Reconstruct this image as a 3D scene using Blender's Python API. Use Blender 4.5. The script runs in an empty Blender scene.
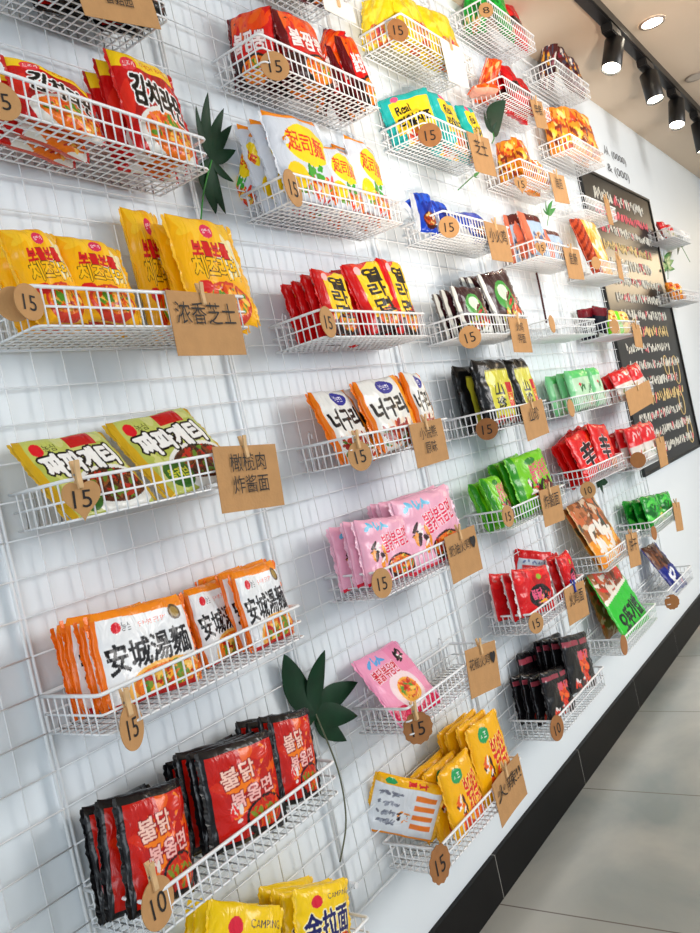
import bpy, bmesh, math, random
import numpy as np
from mathutils import Vector, Matrix
random.seed(7)
S = bpy.context.scene
COL = S.collection
PI = math.pi
EYE = 1.105                                     # height of the camera above the floor

# ------------------------------------------------------------------ camera
F = 811.77
AX = np.array([0.56274306, -0.13678166, 0.81523679])     # along the wall, in camera terms
AY = -np.array([0.79834147, -0.16587141, -0.57891068])   # into the wall
AZ = np.array([-0.21440884, -0.9766153, -0.01585549])    # up
M3 = np.array([AX, AY, AZ])
r, u, b = M3 @ [1, 0, 0], M3 @ [0, -1, 0], M3 @ [0, 0, -1]
cam = bpy.data.cameras.new('camera'); cam.sensor_fit = 'HORIZONTAL'; cam.sensor_width = 36
cam.lens = F / 700 * 36; cam.clip_start = 0.02
co = bpy.data.objects.new('camera', cam); COL.objects.link(co)
co.matrix_world = Matrix(((r[0], u[0], b[0], 0), (r[1], u[1], b[1], -1), (r[2], u[2], b[2], EYE), (0, 0, 0, 1)))
S.camera = co

def at(px, py, y):
    """the point of the plane y seen at a pixel of the photograph"""
    d = M3 @ np.array([px - 350, py - 466.5, F])
    return Vector(d / d[1] * (1 + y)) + Vector((0, -1, EYE))

# ------------------------------------------------------------------ world and lights
S.view_settings.view_transform = 'Standard'; S.view_settings.look = 'None'
S.view_settings.exposure = 0.5; S.view_settings.gamma = 1
w = bpy.data.worlds.new('daylight'); S.world = w; w.use_nodes = True
bg = w.node_tree.nodes['Background']; bg.inputs[0].default_value = (0.76, 0.89, 1.0, 1); bg.inputs[1].default_value = 0.50

def area(name, loc, target, sx, sy, power, color):
    l = bpy.data.lights.new(name, 'AREA'); l.shape = 'RECTANGLE'; l.size = sx; l.size_y = sy
    l.energy = power; l.color = color
    o = bpy.data.objects.new(name, l); COL.objects.link(o); o.location = loc
    o.rotation_euler = (Vector(target) - Vector(loc)).to_track_quat('-Z', 'Y').to_euler()
    return o
area('shop_window_light', (3.6, -3.2, 1.9), (2.2, 0, 1.1), 1.9, 1.4, 66, (1.0, 0.97, 0.94))
area('street_window_light', (-2.2, -2.6, 1.5), (1.0, 0, 1.1), 1.6, 1.8, 30, (0.86, 0.93, 1.0))
def spot(name, loc, target, power, color, angle, blend, size):
    l = bpy.data.lights.new(name, 'SPOT'); l.energy = power; l.color = color; l.spot_size = math.radians(angle)
    l.spot_blend = blend; l.shadow_soft_size = size
    o = bpy.data.objects.new(name, l); COL.objects.link(o); o.location = loc
    o.rotation_euler = (Vector(target) - Vector(loc)).to_track_quat('-Z', 'Y').to_euler()
    return o
area('far_window_light', (7.3, -0.95, 2.15), (3.0, -0.3, 1.55), 0.8, 0.5, 7, (1.0, 0.78, 0.5))
# sunlight thrown back up by the pavement outside
spot('reflected_sun', (-0.9, -1.9, 0.25), (2.9, 0, 2.4), 430, (1.0, 0.84, 0.68), 26, 0.8, 0.10)

# ------------------------------------------------------------------ materials
def lin(c):
    out = []
    for v in c[:3]:
        v = v / 255
        out.append(v / 12.92 if v <= 0.04045 else ((v + 0.055) / 1.055) ** 2.4)
    return out
MC = {}
def mat(name, c, rough=0.5, metal=0.0, emit=0, noise=0, nscale=20, bump=0, bscale=60, spec=None):
    if name in MC: return MC[name]
    m = bpy.data.materials.new(name); m.use_nodes = True; nt = m.node_tree; p = nt.nodes['Principled BSDF']
    L = lin(c) + [1]
    p.inputs['Base Color'].default_value = L; p.inputs['Roughness'].default_value = rough; p.inputs['Metallic'].default_value = metal
    if spec is not None: p.inputs['Specular IOR Level'].default_value = spec
    if emit: p.inputs['Emission Color'].default_value = L; p.inputs['Emission Strength'].default_value = emit
    tc = nt.nodes.new('ShaderNodeTexCoord')
    if noise:
        n = nt.nodes.new('ShaderNodeTexNoise'); n.inputs['Scale'].default_value = nscale; n.inputs['Detail'].default_value = 4
        nt.links.new(tc.outputs['Object'], n.inputs['Vector'])
        cr = nt.nodes.new('ShaderNodeValToRGB'); e = cr.color_ramp.elements
        e[0].position = 0.3; e[1].position = 0.7
        e[0].color = [x * (1 - noise) for x in L[:3]] + [1]; e[1].color = [min(1, x * (1 + noise)) for x in L[:3]] + [1]
        nt.links.new(n.outputs['Fac'], cr.inputs['Fac']); nt.links.new(cr.outputs['Color'], p.inputs['Base Color'])
    if bump:
        n = nt.nodes.new('ShaderNodeTexNoise'); n.inputs['Scale'].default_value = bscale; n.inputs['Detail'].default_value = 3
        nt.links.new(tc.outputs['Object'], n.inputs['Vector'])
        bp = nt.nodes.new('ShaderNodeBump'); bp.inputs['Strength'].default_value = bump; bp.inputs['Distance'].default_value = 0.004
        nt.links.new(n.outputs['Fac'], bp.inputs['Height']); nt.links.new(bp.outputs['Normal'], p.inputs['Normal'])
    MC[name] = m
    return m
WIRE = mat('white_coated_wire', (240, 243, 246), 0.35)
WALL = mat('white_wall_paint', (230, 237, 242), 0.55, noise=0.012, nscale=3)
CEIL = mat('ceiling_paint', (220, 200, 178), 0.8, noise=0.02, nscale=2)
BLACK = mat('black_metal', (14, 14, 15), 0.4)
KRAFT = mat('kraft_card', (188, 142, 92), 0.85, noise=0.06, nscale=40, bump=0.15, bscale=200)
KRAFTD = mat('brown_kraft_card', (158, 106, 60), 0.85, noise=0.10, nscale=60)
INK = mat('black_ink', (22, 18, 18), 0.7)
PINE = mat('pine_clothespin', (214, 176, 128), 0.7, noise=0.08, nscale=90)
STEEL = mat('steel_spring', (150, 150, 150), 0.3, 1.0)
def film_mat():
    m = bpy.data.materials.new('printed_film'); m.use_nodes = True; nt = m.node_tree; p = nt.nodes['Principled BSDF']
    a = nt.nodes.new('ShaderNodeAttribute'); a.attribute_name = 'print'; nt.links.new(a.outputs['Color'], p.inputs['Base Color'])
    p.inputs['Roughness'].default_value = 0.24; p.inputs['Specular IOR Level'].default_value = 0.36
    tc = nt.nodes.new('ShaderNodeTexCoord'); mp = nt.nodes.new('ShaderNodeMapping'); mp.inputs['Scale'].default_value = (1, 1.0, .55)
    nt.links.new(tc.outputs['Object'], mp.inputs['Vector'])
    n = nt.nodes.new('ShaderNodeTexNoise'); n.inputs['Scale'].default_value = 34; n.inputs['Detail'].default_value = 2.5; n.inputs['Distortion'].default_value = 1.2
    nt.links.new(mp.outputs['Vector'], n.inputs['Vector'])
    bp = nt.nodes.new('ShaderNodeBump'); bp.inputs['Strength'].default_value = 0.75; bp.inputs['Distance'].default_value = 0.006
    nt.links.new(n.outputs['Fac'], bp.inputs['Height']); nt.links.new(bp.outputs['Normal'], p.inputs['Normal'])
    return m
FILM = film_mat()

# ------------------------------------------------------------------ object helpers
def mesh_obj(name, bm, m, parent=None, smooth=False):
    me = bpy.data.meshes.new(name); bm.to_mesh(me); bm.free()
    for x in (m if isinstance(m, (list, tuple)) else [m]): me.materials.append(x)
    if smooth:
        for p in me.polygons: p.use_smooth = True
    o = bpy.data.objects.new(name, me); COL.objects.link(o)
    if parent: o.parent = parent
    return o
def tag(o, label=None, cat=None, group=None, kind=None):
    if label: o['label'] = label
    if cat: o['category'] = cat
    if group: o['group'] = group
    if kind: o['kind'] = kind
    return o
def empty(name, loc=(0, 0, 0)):
    o = bpy.data.objects.new(name, None); o.empty_display_size = 0.02; COL.objects.link(o); o.location = loc
    return o
def copy_tree(root):
    r2 = root.copy(); COL.objects.link(r2)
    for ch in list(root.children):
        c = ch.copy(); COL.objects.link(c); c.parent = r2
        for g in list(ch.children):
            d = g.copy(); COL.objects.link(d); d.parent = c
    return r2
def box(bm, x0, x1, y0, y1, z0, z1, mi=0):
    v = [bm.verts.new(p) for p in ((x0, y0, z0), (x1, y0, z0), (x1, y1, z0), (x0, y1, z0), (x0, y0, z1), (x1, y0, z1), (x1, y1, z1), (x0, y1, z1))]
    for f in ((0, 3, 2, 1), (4, 5, 6, 7), (0, 1, 5, 4), (1, 2, 6, 5), (2, 3, 7, 6), (3, 0, 4, 7)):
        bm.faces.new([v[i] for i in f]).material_index = mi
def tube(bm, pts, rad, n=6, caps=True, mi=0):
    pts = [Vector(p) for p in pts]; rings = []
    rad = rad if isinstance(rad, (list, tuple)) else [rad] * len(pts)
    prev = None
    for i, p in enumerate(pts):
        d = (pts[min(i + 1, len(pts) - 1)] - pts[max(i - 1, 0)]).normalized()
        a = Vector((0, 0, 1)) if abs(d.z) < 0.9 else Vector((0, 1, 0))
        if prev is not None and abs(prev.dot(d)) < .9: a = prev
        s = d.cross(a).normalized(); t = s.cross(d).normalized(); prev = t
        rings.append([bm.verts.new(p + (s * math.cos(2 * PI * k / n) + t * math.sin(2 * PI * k / n)) * rad[i]) for k in range(n)])
    for A, B in zip(rings, rings[1:]):
        for k in range(n): bm.faces.new((A[k], A[(k + 1) % n], B[(k + 1) % n], B[k])).material_index = mi
    if caps:
        bm.faces.new(rings[0][::-1]).material_index = mi; bm.faces.new(rings[-1]).material_index = mi
def curve3(pts, n=8):
    pts = [Vector(p) for p in pts]; out = []
    P = [pts[0]] + pts + [pts[-1]]
    for i in range(1, len(P) - 2):
        for k in range(n):
            t = k / n; a, b_, c, d = P[i - 1], P[i], P[i + 1], P[i + 2]
            out.append(0.5 * ((2 * b_) + (c - a) * t + (2 * a - 5 * b_ + 4 * c - d) * t * t + (-a + 3 * b_ - 3 * c + d) * t ** 3))
    out.append(pts[-1]); return out

# glyph outlines of the built-in typeface
TX = {}
def glyphs(s):
    if s in TX: return TX[s]
    cu = bpy.data.curves.new('t', 'FONT'); cu.body = s; cu.size = 1; cu.resolution_u = 3
    o = bpy.data.objects.new('t', cu)
    me = bpy.data.meshes.new_from_object(o)
    me.calc_loop_triangles()
    V = np.array([v.co[:2] for v in me.vertices]) if len(me.vertices) else np.zeros((3, 2))
    T = np.array([t.vertices[:] for t in me.loop_triangles]) if len(me.loop_triangles) else np.zeros((0, 3), int)
    mn, mx = V.min(0), V.max(0); V = (V - (mn + mx) / 2); sz = np.maximum(mx - mn, 1e-6)
    bpy.data.objects.remove(o); bpy.data.meshes.remove(me); bpy.data.curves.remove(cu)
    TX[s] = (V, T, sz); return TX[s]

# ------------------------------------------------------------------ the room
def structure(name, bm, m):
    return tag(mesh_obj(name, bm, m), kind='structure')
CZ = EYE + 1.352
bm = bmesh.new(); box(bm, -3, 7.4, 0, 0.15, 0, CZ); structure('wall_left', bm, WALL)
bm = bmesh.new(); box(bm, -3, 7.4, -4.5, 0.15, CZ, CZ + 0.1); structure('ceiling', bm, CEIL)
bm = bmesh.new(); box(bm, 7.4, 7.55, -4.5, 0.15, 0, CZ); structure('wall_far', bm, mat('far_wall_paint', (214, 220, 224), 0.7, noise=0.02, nscale=2))
bm = bmesh.new(); box(bm, 6.6, 7.4, -0.5, 0, CZ - 0.22, CZ); structure('trim_1', bm, WALL)
def floor_mat():
    m = bpy.data.materials.new('polished_grey_floor_tile'); m.use_nodes = True; nt = m.node_tree; p = nt.nodes['Principled BSDF']
    tc = nt.nodes.new('ShaderNodeTexCoord')
    mp = nt.nodes.new('ShaderNodeMapping'); nt.links.new(tc.outputs['Object'], mp.inputs['Vector'])
    mp.inputs['Location'].default_value = (0.165, 0.0, 0)
    br = nt.nodes.new('ShaderNodeTexBrick'); br.offset = 0.0; br.inputs['Scale'].default_value = 1
    br.inputs['Brick Width'].default_value = 0.59; br.inputs['Row Height'].default_value = 1.18; br.inputs['Mortar Size'].default_value = 0.0022
    br.inputs['Mortar Smooth'].default_value = 0.2
    n = nt.nodes.new('ShaderNodeTexNoise'); n.inputs['Scale'].default_value = 2.2; n.inputs['Detail'].default_value = 9; n.inputs['Distortion'].default_value = 0.4
    cr = nt.nodes.new('ShaderNodeValToRGB'); e = cr.color_ramp.elements
    e[0].position = 0.34; e[0].color = lin((138, 146, 144)) + [1]; e[1].position = 0.66; e[1].color = lin((178, 177, 170)) + [1]
    nt.links.new(tc.outputs['Object'], n.inputs['Vector']); nt.links.new(n.outputs['Fac'], cr.inputs['Fac'])
    nt.links.new(mp.outputs['Vector'], br.inputs['Vector'])
    nt.links.new(cr.outputs['Color'], br.inputs['Color1']); nt.links.new(cr.outputs['Color'], br.inputs['Color2'])
    br.inputs['Mortar'].default_value = lin((110, 104, 98)) + [1]
    nt.links.new(br.outputs['Color'], p.inputs['Base Color'])
    p.inputs['Roughness'].default_value = 0.24
    return m
bm = bmesh.new(); box(bm, -3, 7.4, -4.5, 0, -0.1, 0); structure('floor', bm, floor_mat())
# black tiled skirting: tiles 0.59 m long with pale joints
bm = bmesh.new()
x = 1.63 - 0.59 * 3
while x < 7.3:
    box(bm, x + 0.0016, x + 0.5884, -0.011, 0, 0, 0.105); x += 0.59
structure('baseboard_left', bm, mat('black_skirting_tile', (15, 15, 16), 0.42, noise=0.15, nscale=14, spec=.12))
bm = bmesh.new(); box(bm, -0.2, 7.39, -0.0105, 0, 0.0, 0.1045); structure('trim_2', bm, mat('pale_joint', (150, 148, 142), 0.8))

# ------------------------------------------------------------------ wire grid panels
def grid_panel(x0, x1, z0, z1, label):
    root = empty('wire_grid_panel', (x0, -0.012, EYE + z0)); W = x1 - x0; H = z1 - z0
    bm = bmesh.new()
    n = max(2, round(W / 0.0505)); m_ = round(H / 0.0505)
    for i in range(1, n): tube(bm, [(W * i / n, 0, 0), (W * i / n, 0, H)], 0.0011, 5)
    for j in range(1, m_): tube(bm, [(0, -0.0018, H * j / m_), (W, -0.0018, H * j / m_)], 0.0013, 5)
    mesh_obj('mesh_wires', bm, WIRE, root, True)
    bm = bmesh.new(); c = 0.0035
    for a, b_ in (((c, 0, 0), (c, 0, H)), ((W - c, 0, 0), (W - c, 0, H)), ((c, 0, 0), (W - c, 0, 0)), ((c, 0, H), (W - c, 0, H))): tube(bm, [a, b_], 0.0028, 6)
    mesh_obj('frame', bm, WIRE, root, True)
    for x in (0.02, W - 0.02):
        for z in (0.05, H - 0.05):
            bm = bmesh.new(); tube(bm, [(x, 0.0115, z), (x, -0.004, z)], 0.006, 8); mesh_obj('wall_clip', bm, WIRE, root)
    return tag(root, label, 'wire grid panel', 'white wire grid panels on the wall')
edges = [-0.02, 0.595, 1.10, 1.70, 2.30, 2.90, 3.47]
plab = ['white wire grid panel at the far left edge, behind the cheese ramen basket', 'white wire grid panel behind the right half of the leftmost basket column',
        'white wire grid panel behind the second basket column from the left', 'white wire grid panel behind the third basket column, around the blue bags',
        'white wire grid panel behind the fourth basket column', 'white wire grid panel farthest along the wall, ending at the chalkboard']
for a, b_, l in zip(edges, edges[1:], plab): grid_panel(a, b_, -0.83, 1.30 if a > 1.5 else 1.25, l)

# ------------------------------------------------------------------ baskets
BW, BD, BH = 0.40, 0.130, 0.050
def basket_proto():
    root = empty('wire_basket')
    bm = bmesh.new(); R = 0.0027
    def corner(z, r_=R, ins=0):
        x0, x1, y0, y1 = ins, BW - ins, -0.008 - ins * 0, -BD + ins
        tube(bm, [(x0, y0, z), (x0, y1 + 0.006, z), (x0 + 0.002, y1 + 0.002, z), (x0 + 0.006, y1, z), (x1 - 0.006, y1, z), (x1 - 0.002, y1 + 0.002, z), (x1, y1 + 0.006, z), (x1, y0, z)], r_, 6)
        tube(bm, [(x0, y0, z), (x1, y0, z)], r_, 6)
    corner(0)
    mesh_obj('rim', bm, WIRE, root, True)
    bm = bmesh.new()
    corner(-BH * 0.5, 0.0017, 0.001); corner(-BH, 0.0018, 0.002)
    n = 23
    for i in range(1, n):
        x = BW * i / n; tube(bm, [(x, -0.008, 0), (x, -0.008, -BH), (x, -BD, -BH), (x, -BD, 0)], 0.0015, 5)
    for i in range(1, 8):
        y = -0.008 - (BD - 0.008) * i / 8; tube(bm, [(0, y, 0), (0, y, -BH), (BW, y, -BH), (BW, y, 0)], 0.0015, 5)
    mesh_obj('wire_mesh', bm, WIRE, root, True)
    for x in (0.045, BW - 0.045):
        bm = bmesh.new(); tube(bm, [(x, -0.008, -BH), (x, -0.0085, 0.022), (x, -0.012, 0.028), (x, -0.017, 0.022), (x, -0.017, 0.014)], 0.0018, 6)
        mesh_obj('hook', bm, WIRE, root, True)
    return root
XC = {'A': 0.595, 'B': 1.225, 'C': 1.83, 'D': 2.43, 'E': 2.995}
ZR = {'A': [.79, .555, .288, .042, -.223, -.483, -.745],
      'B': [1.04, .787, .527, .27, .03, -.226, -.486, -.755],
      'C': [1.02, .775, .53, .273, .028, -.219, -.483, -.754],
      'D': [1.262, 1.02, .765, .515, .27, .021, -.202, -.474, -.737],
      'E': [1.232, .955, .73, .495, .268, .02, -.232, -.48, -.738]}
holds = {'A0': 'hanging partly above the frame over the kimchi ramen', 'A1': 'holding the red and yellow kimchi ramen at top left', 'A2': 'holding the yellow cheese ramen at the left edge',
 'A3': 'holding two olive green noodle packets', 'A4': 'full of orange and white noodle packets', 'A5': 'full of black and red fiery noodle packets', 'A6': 'holding the yellow packets at the bottom edge',
 'B0': 'cut by the top edge above the red packets with white lettering', 'B1': 'full of red packets with white lettering near the top', 'B2': 'full of white and yellow bags with orange strips',
 'B3': 'holding red packets with black strokes on yellow', 'B4': 'holding three orange and white seafood noodle packets', 'B5': 'full of pale pink noodle packets', 'B6': 'nearly empty, one pink packet lying in it',
 'B7': 'full of orange yellow packets at the bottom middle', 'C0': 'of yellow bags cut by the top edge', 'C1': 'holding teal and yellow packets', 'C2': 'holding blue bags',
 'C3': 'holding dark packets with green circles', 'C4': 'holding two black packets with yellow labels', 'C5': 'holding lime green packets', 'C6': 'holding red packets above the black ones',
 'C7': 'full of black packets low on the wall', 'D0': 'with a green bag at the top edge', 'D1': 'holding an orange box like packet and red bags', 'D2': 'holding orange and yellow snack bags',
 'D3': 'holding brown and blue snack packets', 'D4': 'left empty, a narrow card clipped to it', 'D5': 'full of pale green noodle cartons', 'D6': 'holding bright red packets with a black character',
 'D7': 'with tall brown and orange pastry packets leaning out', 'D8': 'with the brown and green packet leaning out', 'E1': 'alone under the ceiling beside the first track spotlight', 'E2': 'holding orange and yellow bags above the wall lettering',
 'E3': 'left empty in front of the top of the chalkboard', 'E4': 'with a tall sausage packet leaning in it', 'E5': 'holding dark and yellow packets against the chalkboard', 'E6': 'holding red topped cartons behind the green ones',
 'E7': 'holding red and white cartons at the chalkboard bottom', 'E8': 'full of bright green bags', 'E9': 'lowest at far right, a blue packet lying in it'}
proto = basket_proto(); first = True; BASK = {}
for c in 'ABCDE':
    for i, z in enumerate(ZR[c]):
        k = c + str(i + (1 if c == 'E' else 0))
        o = proto if first else copy_tree(proto); first = False
        dx = {'A2': .03, 'A3': .02, 'A1': .022}.get(k, 0)
        o.location = (XC[c] + dx, -0.007, EYE + z); BASK[k] = o.location.copy()
        if k == 'A1': o.rotation_euler = (0, 0.045, 0); o.location.z += .012; BASK[k].z -= .002
        tag(o, 'white wire basket ' + holds[k], 'wire basket', 'white wire baskets on the grid wall')

# ------------------------------------------------------------------ printed packets
class Art:
    """a printed sheet: colour fields drawn in numpy, later carried by the packet's own colour attribute"""
    def __init__(s, bgc, w=150, h=150, asp=1.0):
        s.w, s.h, s.asp = w, h, asp; s.a = np.zeros((h, w, 3)); s.a[:] = lin(bgc)
        s.X, s.Y = np.meshgrid((np.arange(w) + .5) / w, (np.arange(h) + .5) / h); s.rs = np.random.RandomState(3)
    def put(s, m, c): s.a[m] = lin(c); return s
    def rect(s, x0, y0, x1, y1, c): return s.put((s.X >= x0) & (s.X <= x1) & (s.Y >= y0) & (s.Y <= y1), c)
    def ell(s, cx, cy, rx, ry, c): return s.put(((s.X - cx) / rx) ** 2 + ((s.Y - cy) / ry) ** 2 <= 1, c)
    def slant(s, a, b_, c0, c):                     # everything below the line y = a x + b
        return s.put((s.Y < a * s.X + b_) & (s.Y > a * s.X + c0), c)
    def blobs(s, cx, cy, rx, ry, cols, n=60, size=0.05, seed=1):
        rs = np.random.RandomState(seed)
        for i in range(n):
            t = rs.rand() * 2 * PI; q = rs.rand() ** .5; x = cx + rx * q * math.cos(t); y = cy + ry * q * math.sin(t)
            a = rs.rand() * PI; ca, sa = math.cos(a), math.sin(a); l = size * (.6 + rs.rand()); g = l * (.25 + .3 * rs.rand())
            dx, dy = s.X - x, s.Y - y; s.put(((dx * ca + dy * sa) / l) ** 2 + ((-dx * sa + dy * ca) / g) ** 2 <= 1, cols[rs.randint(len(cols))])
        return s
    def bowl(s, cx, cy, rx, ry, rim, cols, seed=1, n=70):
        s.ell(cx, cy, rx, ry, rim); s.ell(cx, cy + ry * .12, rx * .86, ry * .72, cols[0]); return s.blobs(cx, cy + ry * .12, rx * .74, ry * .58, cols, n, .045, seed)
    def text(s, t, cx, cy, w, h, c, out=None, ow=2, bold=1, rot=0, vert=False):
        chars = [t] if not vert else list(t)
        for q, ch in enumerate(chars):
            V, T, sz = glyphs(ch)
            hh = h / len(chars); yy = cy + (len(chars) - 1) / 2 * hh - q * hh
            P = V / sz * [w, hh * (.9 if vert else 1)]
            cr, sr = math.cos(rot), math.sin(rot)
            P = np.stack([P[:, 0] * cr - P[:, 1] * sr + cx, P[:, 0] * sr + P[:, 1] * cr + yy], 1)
            m = np.zeros((s.h, s.w), bool); Q = P * [s.w, s.h] - .5
            for tri in T:
                A, B, C = Q[tri]
                x0, x1 = int(max(0, math.floor(min(A[0], B[0], C[0])))), int(min(s.w - 1, math.ceil(max(A[0], B[0], C[0]))))
                y0, y1 = int(max(0, math.floor(min(A[1], B[1], C[1])))), int(min(s.h - 1, math.ceil(max(A[1], B[1], C[1]))))
                if x1 < x0 or y1 < y0: continue
                gx, gy = np.meshgrid(np.arange(x0, x1 + 1), np.arange(y0, y1 + 1))
                d1 = (B[0] - A[0]) * (gy - A[1]) - (B[1] - A[1]) * (gx - A[0]); d2 = (C[0] - B[0]) * (gy - B[1]) - (C[1] - B[1]) * (gx - B[0]); d3 = (A[0] - C[0]) * (gy - C[1]) - (A[1] - C[1]) * (gx - C[0])
                m[y0:y1 + 1, x0:x1 + 1] |= ((d1 >= 0) & (d2 >= 0) & (d3 >= 0)) | ((d1 <= 0) & (d2 <= 0) & (d3 <= 0))
            def dil(m, k):
                r_ = m.copy()
                for ax, ay in [(i, j) for i in range(-k, k + 1) for j in range(-k, k + 1) if i * i + j * j <= k * k + 1]:
                    sh = np.roll(np.roll(m, ax, 1), ay, 0); r_ |= sh
                return r_
            if bold: m = dil(m, bold)
            if out is not None: s.put(dil(m, ow), out)
            s.put(m, c)
        return s
def RAM(): return [(240, 120, 20), (250, 170, 40), (225, 70, 15), (255, 205, 90), (190, 30, 15), (90, 150, 40)]
def DARKN(): return [(90, 40, 15), (130, 62, 22), (60, 25, 12), (160, 90, 40), (190, 40, 20), (100, 140, 40)]

def art_kimchi():
    a = Art((205, 16, 18), 300, 270); a.blobs(.5, .5, .6, .4, [(170, 10, 14), (225, 40, 25)], 40, .12, 2); a.rect(0, .82, 1, 1, (252, 208, 30))
    a.text('KIMCHI RAMEN', .62, .885, .5, .05, (200, 30, 20), None, 1, 0); a.ell(.2, .85, .1, .07, (235, 60, 70)); a.text('오뚜기', .2, .85, .13, .06, (255, 240, 240), None, 1, 0)
    a.bowl(.58, .17, .48, .3, (235, 235, 230), RAM() + [(250, 120, 80)], 4, 110)
    return a.text('김치라면', .55, .56, .8, .3, (16, 14, 14), (250, 250, 250), 5, 4, -.12)
def art_cheese():
    a = Art((252, 182, 8), 280, 280); a.blobs(.5, .9, .6, .1, [(255, 200, 40)], 12, .12, 2); a.ell(.48, .85, .09, .07, (228, 50, 90)); a.text('오뚜기', .48, .85, .12, .05, (255, 230, 235), None, 1, 0)
    a.blobs(.75, .58, .14, .16, [(250, 232, 170), (250, 240, 200)], 20, .08, 5)
    a.text('보들보들', .46, .67, .54, .14, (214, 26, 30), (120, 10, 20), 1, 2); a.text('치즈라면', .48, .50, .66, .2, (255, 196, 20), (40, 24, 10), 2, 2)
    a.bowl(.52, .17, .36, .2, (214, 60, 40), RAM(), 4); return a.ell(.22, .32, .1, .06, (218, 30, 30))
def art_olive():
    a = Art((196, 204, 104), 300, 250); a.blobs(.5, .5, .6, .5, [(210, 214, 130), (182, 192, 88)], 30, .14, 2); a.rect(0, 0, .07, 1, (214, 170, 30)); a.rect(.52, .8, .82, .97, (200, 28, 28))
    a.ell(.17, .83, .065, .08, (225, 25, 40)); a.text('농심', .3, .83, .12, .09, (40, 40, 20), None, 1, 0)
    a.bowl(.66, .23, .42, .29, (240, 240, 236), DARKN(), 3, 120); a.ell(.28, .2, .16, .17, (50, 110, 30)); a.text('올리브', .28, .2, .24, .13, (220, 225, 60), None, 1, 1)
    return a.text('짜파게티', .52, .62, .78, .27, (252, 252, 250), (18, 16, 14), 6, 4, .05)
def art_ansung():
    a = Art((238, 240, 243), 320, 250); a.rect(0, 0, .035, 1, (246, 118, 12)); a.rect(.975, 0, 1, 1, (246, 118, 12)); a.rect(0, .97, 1, 1, (248, 150, 20)); a.slant(-.05, 1.02, .92, (248, 140, 20))
    a.bowl(.62, .12, .44, .24, (250, 190, 90), RAM() + [(120, 150, 40)], 5, 90); a.ell(.2, .80, .045, .06, (222, 20, 40)); a.text('농심', .3, .8, .1, .09, (30, 30, 40), None, 1, 0)
    a.text('안성탕면', .58, .79, .3, .06, (230, 90, 60), None, 1, 0); a.ell(.84, .82, .07, .09, (92, 66, 30)); a.ell(.84, .82, .045, .06, (160, 130, 60))
    a.rect(.04, .0, .97, .05, (196, 22, 20)); return a.text('安城湯麵', .5, .50, .86, .3, (22, 20, 24), None, 1, 2, .03)
def art_fire():
    a = Art((18, 17, 20), 230, 270); a.slant(0, .92, .06, (196, 22, 8)); a.rect(0, 0, .05, 1, (18, 17, 20)); a.blobs(.55, .6, .4, .3, [(236, 92, 8), (212, 40, 8), (246, 124, 14), (190, 20, 10)], 60, .1, 2)
    a.rect(.97, 0, 1, 1, (18, 17, 20)); a.rect(0, .92, 1, 1, (20, 18, 20)); a.bowl(.7, .2, .3, .2, (16, 14, 16), [(206, 40, 12), (240, 90, 20), (170, 20, 10), (120, 140, 40)], 6, 80)
    a.text('불닭', .4, .68, .44, .19, (250, 206, 190), (150, 6, 16), 3, 1, .12); a.text('볶음면', .55, .46, .6, .16, (246, 186, 180), (150, 6, 16), 3, 1, .12); return a.blobs(.3, .3, .08, .1, [(235, 225, 220), (230, 40, 40)], 10, .04, 7)
def art_gold():
    a = Art((250, 208, 14), 280, 260); a.ell(.3, .8, .09, .08, (224, 34, 60)); a.bowl(.72, .16, .3, .24, (24, 30, 90), RAM(), 6); a.text('CAMPING', .72, .84, .45, .07, (30, 34, 80), None, 1, 0)
    return a.text('金拉面', .5, .5, .82, .36, (24, 28, 96), (255, 245, 200), 4, 3, .08)
def art_bul():
    a = Art((212, 20, 20), 240, 240); a.blobs(.5, .85, .5, .14, [(238, 70, 10), (240, 96, 20)], 26, .1, 2); a.rect(0, 0, .1, 1, (96, 10, 18)); a.rect(0, 0, 1, .34, (56, 14, 14))
    a.bowl(.6, .14, .4, .24, (20, 20, 20), RAM(), 7, 90); a.text('(불)', .2, .84, .1, .06, (60, 10, 10), None, 1, 0); return a.text('불짬뽕', .5, .56, .72, .26, (250, 236, 236), (160, 8, 12), 2, 2, -.06)
def art_bag():
    a = Art((214, 222, 234), 260, 260); a.rect(0, .93, 1, 1, (250, 146, 16)); a.ell(.55, .63, .4, .24, (252, 220, 24)); a.blobs(.6, .14, .45, .14, RAM() + [(230, 60, 40)], 60, .06, 4)
    a.blobs(.55, .33, .2, .06, [(60, 168, 50), (40, 140, 40)], 10, .06, 2); a.ell(.2, .27, .15, .15, (252, 210, 20)); return a.text('起司麵', .52, .64, .66, .24, (226, 50, 24), None, 1, 1, -.1)
def art_yeol():
    a = Art((220, 22, 16), 220, 270); a.blobs(.5, .9, .5, .1, [(235, 60, 30)], 14, .1, 3); a.slant(.3, .78, .12, (252, 208, 20)); a.rect(0, 0, .16, 1, (205, 16, 20)); a.rect(.16, 0, 1, .2, (60, 14, 16))
    a.bowl(.6, .14, .36, .16, (30, 16, 16), RAM(), 9); a.ell(.22, .86, .08, .06, (240, 190, 190)); return a.text('열라면', .56, .56, .5, .66, (14, 12, 12), None, 1, 3, 0, True)
def art_neo():
    a = Art((236, 236, 232), 220, 240); a.rect(0, 0, .05, 1, (246, 128, 16)); a.rect(.84, 0, 1, 1, (250, 160, 20)); a.ell(.5, .84, .2, .1, (40, 44, 150)); a.text('얼큰한', .5, .84, .24, .08, (240, 240, 255), None, 1, 0)
    a.blobs(.5, .17, .42, .16, [(190, 50, 20), (220, 100, 40), (70, 130, 40), (240, 220, 200), (150, 30, 20)], 90, .06, 5); return a.text('너구리', .46, .55, .72, .28, (18, 18, 24), None, 1, 3, .04)
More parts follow.
